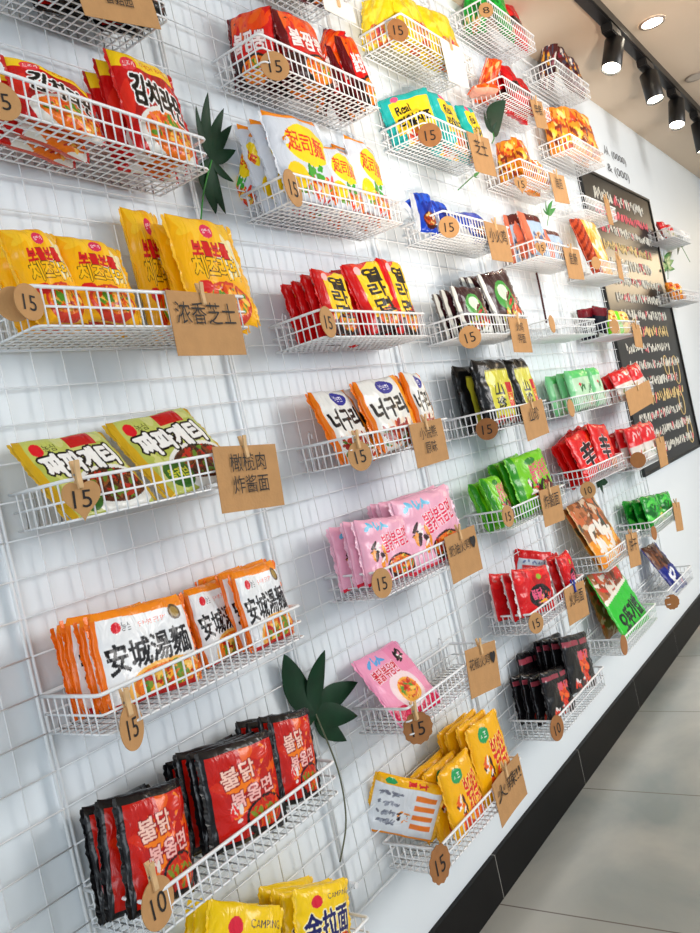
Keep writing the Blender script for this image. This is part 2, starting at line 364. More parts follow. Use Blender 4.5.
def art_pink():
    a = Art((244, 178, 204), 250, 250); a.blobs(.3, .86, .22, .06, [(110, 196, 232)], 12, .05, 3); a.bowl(.66, .2, .3, .2, (60, 20, 20), RAM(), 5, 80); a.blobs(.25, .42, .13, .2, [(250, 240, 240), (240, 150, 40), (60, 30, 30)], 20, .06, 7)
    a.rect(0, 0, 1, .05, (230, 20, 60)); return a.text('불닭볶음면', .62, .62, .56, .28, (232, 40, 84), (255, 230, 240), 2, 1, .2)
def art_pinkone():
    a = Art((246, 160, 196), 280, 240); a.slant(-.1, .24, -1, (222, 14, 80)); a.blobs(.3, .86, .16, .05, [(90, 170, 230)], 10, .05, 3); a.rect(.6, .56, .97, .97, (240, 140, 180)); a.blobs(.78, .78, .1, .08, [(250, 250, 250), (30, 20, 30)], 10, .04, 5)
    a.ell(.5, .36, .3, .26, (250, 226, 232)); a.bowl(.52, .34, .2, .18, (250, 180, 60), RAM(), 6); return a.text('불닭볶음면', .36, .68, .52, .17, (206, 16, 50), (255, 220, 235), 2, 1, .05)
def art_cheesefire():
    a = Art((250, 184, 14), 150, 170); a.ell(.36, .83, .15, .1, (40, 160, 90)); a.text('치즈', .36, .83, .16, .09, (240, 250, 240), None, 1, 0); a.blobs(.28, .42, .12, .16, [(250, 245, 240), (70, 40, 30), (240, 90, 20)], 18, .05, 7)
    a.blobs(.6, .14, .4, .14, [(240, 90, 16), (220, 50, 16), (250, 140, 30)], 40, .08, 4); return a.text('불닭볶음', .68, .5, .4, .5, (222, 40, 40), (255, 230, 120), 1, 1, .1)
def art_backside():
    a = Art((232, 236, 242), 170, 150); a.rect(0, .86, 1, 1, (250, 184, 14)); a.ell(.2, .92, .09, .05, (40, 160, 90)); a.text('불닭', .6, .925, .3, .07, (222, 40, 40), None, 1, 1)
    for y in (.72, .56, .4, .24): a.rect(.6, y - .045, .92, y + .045, (244, 130, 50)); a.blobs(.24, y, .16, .03, [(120, 124, 140), (160, 165, 180)], 16, .03, int(y * 90))
    a.rect(0, 0, 1, .06, (246, 150, 40)); return a.blobs(.48, .38, .08, .1, [(240, 150, 40), (50, 40, 50)], 14, .03, 8)
def art_yellowtop():
    a = Art((236, 208, 30), 130, 150); a.blobs(.6, .2, .4, .22, [(190, 60, 90), (240, 150, 80), (250, 220, 170), (220, 90, 40)], 70, .07, 4); return a.blobs(.4, .7, .35, .2, [(222, 190, 20), (250, 225, 70)], 20, .1, 6)
def art_real():
    a = Art((32, 178, 176), 170, 160); a.rect(.12, 0, 1, .84, (250, 214, 40)); a.ell(.26, .88, .08, .06, (235, 90, 140)); a.blobs(.6, .12, .4, .12, [(240, 130, 40), (230, 60, 30), (250, 240, 220)], 60, .06, 3); a.rect(0, 0, .25, .2, (32, 178, 176))
    a.text('Real', .36, .66, .3, .16, (20, 20, 24), None, 1, 1, .1); return a.text('리얼치즈', .56, .43, .72, .2, (20, 20, 24), None, 1, 2, .08)
def art_blue():
    a = Art((22, 66, 190), 120, 150); a.blobs(.5, .7, .5, .3, [(30, 90, 220), (16, 44, 150)], 30, .12, 3); a.rect(0, 0, .12, 1, (226, 232, 240)); return a.bowl(.6, .22, .34, .2, (60, 20, 16), [(180, 70, 30), (120, 40, 20), (240, 200, 120)], 4)
def art_dark():
    a = Art((50, 18, 26), 140, 160); a.rect(0, 0, .04, 1, (226, 230, 226)); a.ell(.45, .55, .3, .26, (60, 150, 60)); a.ell(.45, .6, .18, .14, (210, 232, 210)); a.blobs(.7, .45, .18, .2, [(90, 30, 30), (200, 50, 40), (40, 20, 20)], 20, .06, 2)
    a.rect(.1, 0, 1, .2, (230, 234, 232)); return a.blobs(.5, .15, .4, .14, [(180, 190, 40), (60, 50, 40), (200, 60, 40)], 30, .06, 5)
def art_label():
    a = Art((18, 18, 18), 130, 170); a.rect(.14, .1, .84, .8, (212, 206, 62)); a.text('山珍', .36, .42, .2, .42, (20, 20, 16), None, 1, 1, 0, True); a.rect(.58, .2, .8, .62, (206, 22, 26)); a.text('面', .69, .4, .14, .12, (250, 200, 60), None, 1, 0)
    a.blobs(.5, .06, .4, .07, [(200, 30, 30), (220, 200, 190)], 24, .05, 3); return a.rect(.14, .8, .84, .83, (150, 140, 60))
def art_lime():
    a = Art((120, 206, 24), 150, 160); a.rect(0, 0, .12, 1, (50, 150, 30)); a.blobs(.7, .25, .26, .2, [(80, 20, 14), (140, 40, 20), (50, 16, 12)], 40, .08, 4); a.blobs(.38, .4, .14, .2, [(245, 240, 240), (220, 30, 40), (40, 20, 30)], 22, .06, 6)
    a.ell(.5, .85, .14, .06, (40, 130, 40)); return a.text('불닭볶음', .66, .66, .5, .3, (226, 90, 120), (120, 206, 24), 1, 1, .1)
def art_red():
    a = Art((216, 14, 22), 150, 160); a.blobs(.5, .8, .5, .18, [(238, 30, 30), (190, 8, 18)], 30, .1, 3); a.ell(.52, .36, .34, .26, (20, 18, 18)); a.blobs(.6, .3, .24, .14, [(240, 180, 40), (220, 70, 40), (236, 120, 150)], 26, .05, 6); a.ell(.55, .78, .08, .06, (150, 190, 40))
    return a.text('불닭', .4, .42, .28, .2, (230, 90, 130), None, 1, 1, .1)
def art_black():
    a = Art((20, 18, 20), 150, 160); a.rect(0, .8, 1, .9, (150, 60, 74)); a.rect(.5, .8, .58, .9, (20, 18, 20)); a.blobs(.6, .45, .2, .24, [(226, 60, 20), (200, 30, 20), (240, 100, 30)], 30, .07, 3); a.blobs(.4, .12, .3, .1, [(230, 225, 225), (220, 60, 40), (50, 40, 40)], 24, .06, 4); return a.text('불닭', .6, .62, .44, .16, (214, 90, 110), None, 1, 1)
def art_backred():
    a = Art((216, 14, 22), 130, 140); a.rect(.05, .02, .97, .8, (208, 222, 234)); a.rect(.14, 0, .8, .66, (216, 40, 36)); return a.blobs(.5, .74, .4, .03, [(110, 130, 180)], 20, .03, 3)
def art_shin():
    a = Art((228, 20, 18), 130, 150); a.blobs(.7, .7, .4, .3, [(240, 60, 20), (222, 14, 20)], 24, .12, 4); a.bowl(.8, .1, .3, .16, (30, 20, 20), RAM(), 5); return a.text('辛', .42, .46, .52, .54, (18, 16, 16), (246, 226, 226), 1, 3)
def art_green():
    a = Art((190, 226, 190), 110, 120); a.rect(0, .78, 1, 1, (90, 204, 110)); a.rect(0, 0, .1, 1, (120, 206, 140)); a.blobs(.6, .5, .34, .1, [(50, 120, 60), (30, 90, 50)], 14, .06, 3); a.ell(.3, .6, .05, .05, (220, 20, 60)); return a.blobs(.6, .16, .36, .1, [(210, 150, 120), (130, 170, 110)], 24, .05, 4)
def art_redwhite():
    a = Art((222, 216, 210), 110, 110); a.rect(0, .5, 1, 1, (222, 24, 30)); a.blobs(.5, .72, .4, .16, [(250, 210, 210), (190, 10, 20)], 20, .05, 3); return a.blobs(.5, .2, .4, .14, [(170, 160, 120), (120, 150, 90), (200, 60, 40)], 30, .05, 4)
def art_pastry():
    a = Art((150, 88, 40), 130, 170); a.blobs(.5, .75, .55, .25, [(196, 120, 70), (110, 60, 30), (226, 200, 170), (90, 80, 60), (210, 110, 60)], 80, .08, 3); a.rect(0, 0, 1, .42, (240, 150, 30)); a.blobs(.5, .22, .4, .16, [(248, 244, 238), (240, 236, 230), (250, 190, 90)], 30, .11, 6)
    return a.blobs(.45, .5, .45, .1, [(245, 240, 230), (80, 84, 70)], 16, .09, 9)
def art_brownsnack():
    a = Art((168, 108, 60), 110, 150); a.blobs(.5, .5, .5, .5, [(196, 96, 50), (130, 70, 36), (220, 60, 40), (220, 190, 150), (110, 90, 40)], 110, .08, 5); return a
def art_greentext():
    a = Art((50, 196, 50), 130, 150); a.rect(0, .5, 1, 1, (176, 110, 60)); a.blobs(.5, .78, .5, .2, [(200, 96, 50), (140, 70, 36), (220, 60, 40), (236, 226, 210)], 80, .08, 5); a.slant(.2, .56, .4, (245, 240, 225)); a.slant(.2, .5, -1, (50, 200, 52))
    return a.text('오뚜기밥', .5, .24, .8, .3, (16, 36, 16), None, 1, 2, .2)
def art_leafy():
    a = Art((24, 148, 40), 110, 120); a.blobs(.5, .5, .5, .5, [(60, 190, 60), (14, 100, 30), (90, 210, 80), (20, 130, 40)], 70, .1, 4); return a.blobs(.8, .3, .18, .3, [(220, 180, 60), (240, 220, 120)], 18, .05, 2)
def art_biscuit():
    a = Art((20, 34, 130), 110, 170); a.rect(0, .5, 1, 1, (90, 50, 34)); a.blobs(.5, .72, .4, .2, [(50, 26, 20), (130, 80, 50)], 24, .09, 2); a.text('P', .5, .27, .5, .26, (240, 242, 250), None, 1, 1, .3); return a.ell(.72, .1, .08, .05, (220, 60, 60))
def art_orange():
    a = Art((246, 86, 18), 110, 140); a.blobs(.5, .5, .5, .5, [(250, 120, 30), (236, 60, 20), (255, 190, 120)], 36, .1, 3); return a.rect(0, 0, .07, 1, (250, 235, 220))
def art_redbag():
    a = Art((206, 18, 28), 100, 120); a.blobs(.5, .5, .5, .5, [(180, 10, 24), (232, 40, 40)], 24, .12, 3); return a.rect(0, .3, 1, .55, (40, 14, 20))
def art_snackmix():
    a = Art((232, 140, 30), 110, 120); a.blobs(.5, .5, .5, .5, [(250, 200, 60), (220, 60, 20), (170, 60, 20), (255, 226, 130), (120, 40, 20)], 70, .09, 6); return a
def art_bluebrown():
    a = Art((176, 200, 226), 110, 140); a.rect(0, .78, 1, 1, (96, 40, 36)); a.rect(0, 0, .16, 1, (222, 120, 90)); a.blobs(.6, .3, .36, .24, [(150, 100, 60), (230, 190, 150), (90, 110, 150)], 40, .07, 3); return a
def art_sausage():
    a = Art((186, 70, 34), 80, 180)
    for i in range(9): a.slant(.25, .12 * i, .12 * i - .05, (126, 36, 20))
    return a
def art_amber():
    a = Art((248, 190, 96), 80, 160); a.blobs(.5, .5, .5, .5, [(250, 220, 160), (240, 150, 50), (255, 240, 210)], 34, .12, 5); return a
def art_mixdark():
    a = Art((30, 32, 48), 90, 110); a.rect(0, .7, 1, 1, (130, 20, 36)); a.blobs(.5, .3, .4, .2, [(60, 64, 84), (20, 20, 30)], 14, .1, 3); return a
def art_limeyellow():
    a = Art((236, 204, 100), 90, 110); a.rect(0, 0, .2, 1, (120, 220, 30)); a.blobs(.6, .5, .36, .4, [(240, 190, 60), (250, 228, 160), (190, 110, 50)], 34, .08, 3); return a
def art_greenbag():
    a = Art((20, 150, 50), 90, 110); a.blobs(.5, .5, .5, .5, [(30, 176, 60), (14, 120, 40)], 20, .12, 3); a.blobs(.5, .2, .4, .14, [(230, 200, 140), (200, 120, 60)], 20, .07, 3); return a
def art_darkmix():
    a = Art((90, 40, 40), 100, 120); a.blobs(.5, .5, .5, .5, [(236, 226, 220), (60, 24, 30), (240, 170, 60), (150, 40, 60), (70, 70, 90)], 70, .09, 4); return a

# kind: art, width, height, thickness, fin colour, look, category
KIND = {
 'kimchi': (art_kimchi, .165, .15, .036, (200, 20, 20), 'red kimchi ramen packet'),
 'cheese': (art_cheese, .15, .15, .036, (250, 190, 30), 'golden yellow cheese ramen packet'),
 'olive': (art_olive, .19, .15, .036, (210, 170, 40), 'olive green packet with white lettering'),
 'ansung': (art_ansung, .20, .16, .034, (246, 118, 12), 'white orange packet with black characters'),
 'fire': (art_fire, .135, .17, .034, (18, 17, 20), 'black and fiery red noodle packet'),
 'gold': (art_gold, .16, .15, .034, (250, 205, 20), 'yellow packet with navy characters'),
 'bul': (art_bul, .15, .17, .034, (110, 12, 20), 'red packet with white lettering'),
 'bag': (art_bag, .14, .17, .04, (222, 228, 238), 'silver white bag with yellow oval'),
 'yeol': (art_yeol, .12, .15, .034, (214, 20, 20), 'red packet with black strokes on yellow'),
 'neo': (art_neo, .13, .14, .034, (246, 128, 16), 'orange white seafood noodle packet'),
 'pink': (art_pink, .16, .16, .03, (246, 200, 220), 'pale pink noodle packet with red lettering'),
 'pinkone': (art_pinkone, .19, .15, .034, (240, 150, 190), 'pink and crimson noodle packet'),
 'cheesefire': (art_cheesefire, .14, .17, .03, (250, 190, 40), 'orange yellow packet with a green badge'),
 'backside': (art_backside, .14, .12, .03, (250, 190, 40), 'orange yellow packet turned to its white printed back'),
 'yellowtop': (art_yellowtop, .13, .15, .04, (236, 208, 30), 'mustard yellow snack bag'),
 'real': (art_real, .14, .14, .04, (32, 178, 176), 'teal and yellow cheese packet'),
 'blue': (art_blue, .11, .12, .03, (225, 232, 240), 'royal blue foil bag'),
 'dark': (art_dark, .12, .13, .03, (120, 116, 116), 'dark maroon packet with green circle'),
 'label': (art_label, .15, .17, .05, (18, 18, 18), 'glossy black packet with yellow label'),
 'lime': (art_lime, .15, .15, .034, (110, 200, 30), 'lime green noodle packet'),
 'red': (art_red, .15, .15, .032, (230, 225, 225), 'scarlet noodle packet with a black disc'),
 'backred': (art_backred, .15, .15, .032, (216, 14, 22), 'scarlet packet showing its pale blue back'),
 'black': (art_black, .15, .15, .03, (30, 28, 30), 'black noodle packet with a dusky pink band'),
 'shin': (art_shin, .17, .16, .036, (228, 20, 18), 'bright red packet with black character'),
 'green': (art_green, .12, .11, .034, (150, 216, 160), 'pale green carton packet'),
 'redwhite': (art_redwhite, .11, .10, .034, (222, 24, 30), 'red topped white carton packet'),
 'pastry': (art_pastry, .19, .25, .03, (230, 190, 120), 'brown and orange pastry packet'),
 'brownsnack': (art_brownsnack, .15, .18, .03, (170, 110, 60), 'brown snack packet'),
 'greentext': (art_greentext, .19, .2, .03, (50, 190, 50), 'green packet with black lettering'),
 'leafy': (art_leafy, .12, .12, .034, (30, 160, 50), 'leaf green crinkled bag'),
 'biscuit': (art_biscuit, .12, .22, .03, (30, 40, 130), 'navy blue and brown biscuit packet'),
 'orange': (art_orange, .12, .14, .03, (246, 100, 30), 'vivid orange packet'),
 'redbag': (art_redbag, .12, .12, .04, (206, 18, 28), 'deep red bag with black band'),
 'snackmix': (art_snackmix, .13, .12, .04, (232, 150, 40), 'orange and amber snack bag'),
 'bluebrown': (art_bluebrown, .12, .13, .03, (226, 130, 100), 'pale blue and brown snack packet'),
 'sausage': (art_sausage, .07, .2, .03, (186, 70, 34), 'tall reddish sausage packet'),
 'amber': (art_amber, .08, .2, .03, (250, 200, 110), 'tall amber packet'),
 'mixdark': (art_mixdark, .11, .1, .03, (60, 20, 30), 'dark navy and maroon packet'),
 'limeyellow': (art_limeyellow, .11, .1, .03, (130, 220, 40), 'yellow packet with a lime edge'),
 'greenbag': (art_greenbag, .13, .09, .04, (20, 150, 50), 'emerald green bag'),
 'darkmix': (art_darkmix, .13, .12, .04, (90, 40, 40), 'patchwork printed snack bag'),
}
LOWRES = {'green', 'redwhite', 'leafy', 'orange', 'redbag', 'snackmix', 'bluebrown', 'sausage', 'amber', 'mixdark', 'limeyellow', 'greenbag', 'darkmix', 'blue', 'brownsnack', 'biscuit', 'yellowtop'}
NEAR = {'kimchi', 'cheese', 'olive', 'ansung', 'fire', 'gold', 'bul', 'bag', 'pinkone', 'neo', 'pink', 'yeol'}
PROTO = {}
def pack_mesh(kind):
    fn, W, H, T, fin, look = KIND[kind]
    art = fn(); rs = np.random.RandomState(abs(sum(map(ord, kind))) % 999)
    nu, nv = (50, 50) if kind in LOWRES else ((170, 150) if kind in NEAR else (110, 100))
    ph = rs.rand(8) * 6.28
    def sheet(nu, nv, sgn):
        U, V = np.meshgrid(np.linspace(-1, 1, nu), np.linspace(-1, 1, nv))
        # more rows close to the rounded edges
        Us = np.sin(U * PI / 2 * .92) / math.sin(PI / 2 * .92); Vs = np.sin(V * PI / 2 * .92) / math.sin(PI / 2 * .92)
        au, av = np.abs(Us), np.abs(Vs)
        t = (1 - au ** 3.2) ** .6 * (1 - av ** 6) ** .5 * 1.08
        wr = 1 + .16 * np.sin(Vs * 9 + ph[0]) * au ** 3 + .10 * np.sin(Vs * 17 + Us * 3 + ph[1]) * au ** 4 + .06 * np.sin(Us * 7 + Vs * 4 + ph[2]) + .05 * np.sin(Vs * 6 - Us * 9 + ph[3]) + .07 * np.sin(Us * 13 + ph[6]) * av ** 3
        dz = T / 2 * t * wr
        x = Us * W / 2 * (1 - .05 * av ** 6 * (1 + .5 * np.sin(ph[4])) + .02 * np.sin(Vs * 2.2 + ph[4]))
        z = Vs * H / 2 * (1 + .012 * np.sin(Us * 6 + ph[5]) - .03 * (1 - au ** 2) * 0) * (1 + .03 * (au ** 6))
        y = -sgn * dz + .0025 * np.sin(Us * 2.5 + ph[7])
        return np.stack([x, y, z], -1).reshape(-1, 3), Us, Vs
    P1, U1, V1 = sheet(nu, nv, 1); P2, U2, V2 = sheet(24, 24, -1)
    def faces(nu, nv, off, flip):
        i, j = np.meshgrid(np.arange(nu - 1), np.arange(nv - 1)); a = (j * nu + i).ravel() + off
        f = np.stack([a, a + 1, a + 1 + nu, a + nu], 1); return f[:, ::-1] if flip else f
    F1 = faces(nu, nv, 0, False); F2 = faces(24, 24, nu * nv, True)
    me = bpy.data.meshes.new('noodle_packet')
    me.from_pydata(np.concatenate([P1, P2]).tolist(), [], np.concatenate([F1, F2]).tolist())
    ca = me.color_attributes.new('print', 'FLOAT_COLOR', 'POINT')
    def sample(U, V):
        iu = np.clip(((U * .5 + .5) * art.w).astype(int), 0, art.w - 1).ravel(); iv = np.clip(((V * .5 + .5) * art.h).astype(int), 0, art.h - 1).ravel()
        return art.a[iv, iu]
    C1 = sample(U1, V1)
    edge = art.a[:, :max(2, art.w // 30)].reshape(-1, 3).mean(0); C2 = np.tile(np.array(lin(fin)) * .6 + edge * .4, (24 * 24, 1))
    C = np.concatenate([C1, C2]); C = np.concatenate([C, np.ones((len(C), 1))], 1)
    ca.data.foreach_set('color', C.astype(np.float32).ravel())
    me.materials.append(FILM)
    me.polygons.foreach_set('use_smooth', np.ones(len(me.polygons), bool)); me.update()
    return me
def fin_bm(W, H, s, rs):
    bm = bmesh.new(); n = 34; d = .007; rows = []
    for k in range(n + 1):
        z = -H / 2 * .99 + H * .99 * k / n; j = .0014 if k % 2 else 0
        yo = .0022 * math.sin(k * .7 + s) + .0012 * math.sin(k * 1.9)
        x0 = s * (W / 2 * (.975)); x1 = s * (W / 2 + d - .003 + j)
        rows.append([bm.verts.new((x0, -.0006, z)), bm.verts.new((x1, yo - .0006, z)), bm.verts.new((x0, .0006, z)), bm.verts.new((x1, yo + .0006, z))])
    for A, B in zip(rows, rows[1:]):
        bm.faces.new((A[0], A[1], B[1], B[0])); bm.faces.new((A[2], B[2], B[3], A[3])); bm.faces.new((A[1], A[3], B[3], B[1]))
    bm.faces.new((rows[0][0], rows[0][2], rows[0][3], rows[0][1])); bm.faces.new((rows[-1][0], rows[-1][1], rows[-1][3], rows[-1][2]))
    return bm
def get_pack(kind):
    if kind in PROTO: return copy_tree(PROTO[kind])
    fn, W, H, T, fin, look = KIND[kind]
    nm = {'bag': 'snack_bag', 'yellowtop': 'snack_bag', 'snackmix': 'snack_bag', 'darkmix': 'snack_bag', 'redbag': 'snack_bag', 'greenbag': 'snack_bag', 'leafy': 'snack_bag', 'blue': 'snack_bag', 'biscuit': 'biscuit_packet', 'sausage': 'sausage_packet',
          'green': 'noodle_carton', 'redwhite': 'noodle_carton', 'pastry': 'pastry_packet', 'brownsnack': 'snack_packet', 'bluebrown': 'snack_packet', 'amber': 'snack_packet', 'mixdark': 'snack_packet', 'limeyellow': 'snack_packet', 'orange': 'snack_packet'}.get(kind, 'noodle_packet')
    me = pack_mesh(kind); o = bpy.data.objects.new(nm, me); COL.objects.link(o)
    fm = mat('seal_' + kind, fin, 0.3, bump=.3, bscale=120)
    if kind not in ('green', 'redwhite'):
        for s in (-1, 1): mesh_obj('end_seal', fin_bm(W, H, s, None), fm, o)
    PROTO[kind] = o; return o
ORD = ['frontmost', 'second from front', 'third from front', 'fourth from front']
SEEN = set()
def put_pack(kind, P, X, Zv, w_, h_, label, group, tk=1.0):
    fn, W, H, T, fin, look = KIND[kind]
    o = get_pack(kind); Yv = Zv.cross(X)
    m = Matrix((X, Yv, Zv)).transposed().to_4x4(); m.translation = P
    o.matrix_world = m @ Matrix.Diagonal((w_ / W, tk, h_ / H, 1))
    assert label not in SEEN, label
    if len(label.split()) > 16: print('LONG', label)
    SEEN.add(label)
    tag(o, label, {'snack_bag': 'snack bag', 'noodle_carton': 'noodle carton', 'biscuit_packet': 'biscuit packet', 'sausage_packet': 'sausage packet'}.get(o.name.split('.')[0], 'food packet'), group)
    return o
GRP = {}
def stack(bk, kind, tl, tr, yl, yr, yb=None, n=1, H=None, pos='', step=None, jz=.004, dz=0.0, dx=0.0, free=False):
    """packets of one stack: the front packet's upper corners as seen, standing on the basket floor, n deep towards the wall"""
    fn, W, H0, T, fin, look = KIND[kind]
    A, B = at(tl[0], tl[1], yl), at(tr[0], tr[1], yr)
    X = (B - A); w_ = X.length; X.normalize()
    zf = BASK[bk].z - BH + .004
    side = abs(X.y) > .4
    if free: pass
    elif not side:
        x0, x1 = BASK[bk].x + .006, BASK[bk].x + BW - .004
        if B.x > x1: B.x = x1
        if A.x < x0: A.x = x0
    else:
        q = max(0, BASK[bk].x + .014 - min(A.x, B.x)); A.x += q; B.x += q
    w_ = (B - A).length; X = (B - A).normalized()
    if not side and yl <= -.1: yb = -.133
    lean = (yb if yb is not None else yl) - yl           # how far the foot stands out from the top, towards the room
    h_ = math.sqrt(max(((A.z + B.z) / 2 - zf), .05) ** 2 + lean ** 2)
    h_ -= w_ * abs(X.z) / 2 + (.004 if n > 1 else 0)
    room = (min(abs(yl), .122) - .021) if not side else 9
    step = min(step or T * .98, room / n) if n > 1 else min(T, max(room, .018))
    tk = min(1, step * (.97 if n > 1 else 1) / T)
    D = Vector((0, lean, -math.sqrt(max(h_ * h_ - lean * lean, 1e-4)))); D -= D.dot(X) * X; D.normalize()
    Zv = -D; N = Zv.cross(X)                               # N points to the wall
    rs = random.Random(bk + kind + str(tl))
    for k in range(n):
        j = 0 if k == 0 else 1
        rr = j * rs.uniform(-.06, .06); yw = Matrix.Rotation(rs.uniform(-.05, .07), 3, 'Z'); Xk = (X * math.cos(rr) + Zv * math.sin(rr)).normalized(); Zk = (Zv * math.cos(rr) - X * math.sin(rr)).normalized()
        Xk = yw @ Xk; Zk = yw @ Zk
        C = (A + B) / 2 + D * h_ / 2 + N * (T * tk / 2 + step * k) + Vector((j * rs.uniform(-.004, .004) + dx * k, 0, j * rs.uniform(-jz, jz) + dz * k))
        lab = look + ', ' + (ORD[k] + ' of ' if n > 1 else '') + pos
        put_pack(kind, C, Xk, Zk, w_, h_, lab, look.split(' with ')[0] + 's in one basket', tk)
#@@PACKS
# ---- column A
stack('A1', 'kimchi', (109, 43), (178, 71), -.105, -.105, -.118, 3, pos='right stack in the top left basket')
stack('A1', 'kimchi', (8, 48), (93, 86), -.112, -.108, -.118, 3, pos='left stack in the top left basket', dx=-.004)
stack('A2', 'cheese', (-16, 222), (58, 226), -.105, -.105, -.118, 2, pos='stack at the left edge')
stack('A2', 'cheese', (58, 228), (122, 243), -.10, -.10, -.118, 2, pos='middle stack of its basket')
stack('A2', 'cheese', (167, 210), (232, 222), -.105, -.105, -.118, 3, pos='stack above the big card', free=True)
stack('A2', 'cheese', (124, 205), (160, 210), -.05, -.05, -.06, 1, pos='half hidden behind the right stack')
stack('A3', 'olive', (2, 441), (101, 427), -.035, -.035, -.122, 1, pos='left one leaning in its basket')
stack('A3', 'olive', (105, 421), (186, 404), -.035, -.035, -.122, 1, pos='right one leaning in its basket')
stack('A4', 'ansung', (90, 615), (185, 592), -.116, -.116, -.12, 4, pos='left stack', dx=-.001, free=True)
stack('A4', 'ansung', (232, 573), (292, 553), -.118, -.118, -.122, 4, pos='right stack', dz=.002)
stack('A4', 'ansung', (186, 590), (236, 573), -.085, -.085, -.10, 2, pos='middle pair')
stack('A5', 'fire', (121, 797), (188, 777), -.112, -.112, -.118, 3, pos='left stack', dx=-.003, free=True)
stack('A5', 'fire', (203, 753), (272, 729), -.115, -.115, -.122, 4, pos='middle stack')
stack('A5', 'fire', (274, 716), (317, 703), -.115, -.115, -.122, 4, pos='right stack')
stack('A6', 'gold', (216, 899), (288, 907), -.10, -.125, -.125, 3, pos='left stack at the bottom edge')
stack('A6', 'gold', (300, 890), (362, 866), -.12, -.12, -.12, 4, pos='right stack at the bottom edge')
stack('A0', 'fire', (30, -110), (85, -88), -.11, -.11, -.115, 4, pos='left stack at the top edge')
stack('A0', 'fire', (88, -86), (140, -66), -.11, -.11, -.115, 4, pos='right stack at the top edge')
# ---- column B
stack('B0', 'bul', (262, -72), (300, -60), -.11, -.11, -.11, 3, pos='left stack of top basket')
stack('B0', 'bul', (300, -60), (334, -46), -.11, -.11, -.11, 3, pos='right stack of top basket')
stack('B1', 'bul', (224, 16), (266, 2), -.025, -.115, None, 1, pos='turned sideways at the left end')
stack('B1', 'bul', (272, 3), (318, 22), -.115, -.115, -.12, 3, pos='middle stack near the top')
stack('B1', 'bul', (320, 26), (341, 30), -.06, -.11, -.11, 1, pos='wedged narrow between two stacks')
stack('B1', 'bul', (341, 31), (371, 44), -.115, -.115, -.12, 3, pos='right stack near the top')
stack('B2', 'bag', (228, 124), (247, 131), -.05, -.09, None, 1, pos='leftmost one, by the dark leaf')
stack('B2', 'bag', (247, 128), (262, 133), -.06, -.115, None, 1, pos='second one, half hidden by the big bag')
stack('B2', 'bag', (263, 105), (319, 120), -.115, -.115, -.122, 3, pos='tall stack behind the tag')
stack('B2', 'bag', (319, 141), (352, 150), -.12, -.12, -.122, 3, pos='middle right stack')
stack('B2', 'bag', (348, 132), (392, 152), -.115, -.115, -.122, 3, pos='right end stack')
stack('B3', 'yeol', (314, 267), (347, 272), -.12, -.12, -.122, 4, pos='left stack')
stack('B3', 'yeol', (347, 262), (379, 258), -.11, -.11, -.122, 3, pos='middle stack')
stack('B3', 'yeol', (380, 256), (417, 262), -.115, -.115, -.122, 3, pos='right stack')
stack('B4', 'neo', (312, 389), (350, 386), -.07, -.07, -.122, 1, pos='left one, leaning in its basket')
stack('B4', 'neo', (356, 380), (400, 372), -.10, -.10, -.122, 2, pos='middle pair')
stack('B4', 'neo', (404, 370), (434, 370), -.105, -.105, -.122, 2, pos='right pair above the hanging card')
stack('B5', 'pink', (355, 521), (407, 513), -.12, -.12, -.123, 3, pos='left stack')
stack('B5', 'pink', (395, 501), (450, 483), -.115, -.115, -.122, 3, pos='right stack', dz=.002)
stack('B6', 'pinkone', (353, 660), (399, 638), -.03, -.03, -.118, 1, pos='only one in the nearly empty basket')
stack('B7', 'backside', (368, 783), (438, 799), -.03, -.122, None, 1, pos='left end of the bottom basket')
stack('B7', 'cheesefire', (443, 775), (472, 747), -.122, -.122, -.124, 3, pos='lower left stack', step=.034)
stack('B7', 'cheesefire', (470, 731), (498, 708), -.118, -.118, -.122, 4, pos='tall right stack')
# ---- column C
stack('C0', 'yellowtop', (352, -6), (384, -14), -.03, -.115, None, 1, pos='one at the left end of the top basket')
stack('C0', 'yellowtop', (392, -12), (418, -2), -.115, -.115, -.12, 2, pos='middle pair cut by the top edge')
stack('C0', 'yellowtop', (422, 0), (449, 14), -.115, -.115, -.12, 2, pos='right pair cut by the top edge')
stack('C1', 'real', (372, 95), (419, 80), -.025, -.118, None, 1, pos='large one turned sideways at the left')
stack('C1', 'real', (430, 88), (457, 101), -.11, -.11, -.12, 2, pos='middle pair')
stack('C1', 'real', (460, 102), (480, 108), -.115, -.115, -.12, 2, pos='right pair behind the pale card')
stack('C2', 'blue', (394, 196), (412, 189), -.03, -.06, -.09, 1, pos='leftmost one')
stack('C2', 'blue', (412, 188), (432, 192), -.06, -.09, -.12, 1, pos='tallest one, second from the left')
stack('C2', 'blue', (428, 195), (445, 203), -.08, -.09, -.12, 1, pos='third one, silver edged')
stack('C2', 'blue', (446, 208), (484, 213), -.06, -.06, -.12, 1, pos='low one lying at the right')
stack('C3', 'dark', (456, 284), (482, 286), -.12, -.12, -.122, 3, pos='left stack')
stack('C3', 'dark', (481, 273), (515, 268), -.11, -.11, -.122, 3, pos='right stack', dz=.006)
stack('C4', 'label', (478, 358), (509, 357), -.122, -.122, -.124, 2, pos='left pair', step=.05)
stack('C4', 'label', (510, 357), (532, 356), -.11, -.11, -.124, 2, pos='right pair', step=.05)
stack('C5', 'lime', (472, 481), (499, 473), -.09, -.09, -.124, 2, pos='lower left pair')
stack('C5', 'lime', (511, 458), (541, 447), -.11, -.11, -.122, 3, pos='tall right stack')
stack('C6', 'red', (517, 569), (550, 564), -.122, -.122, -.124, 3, pos='left stack')
stack('C6', 'backred', (519, 549), (556, 553), -.02, -.085, None, 1, pos='between the two stacks')
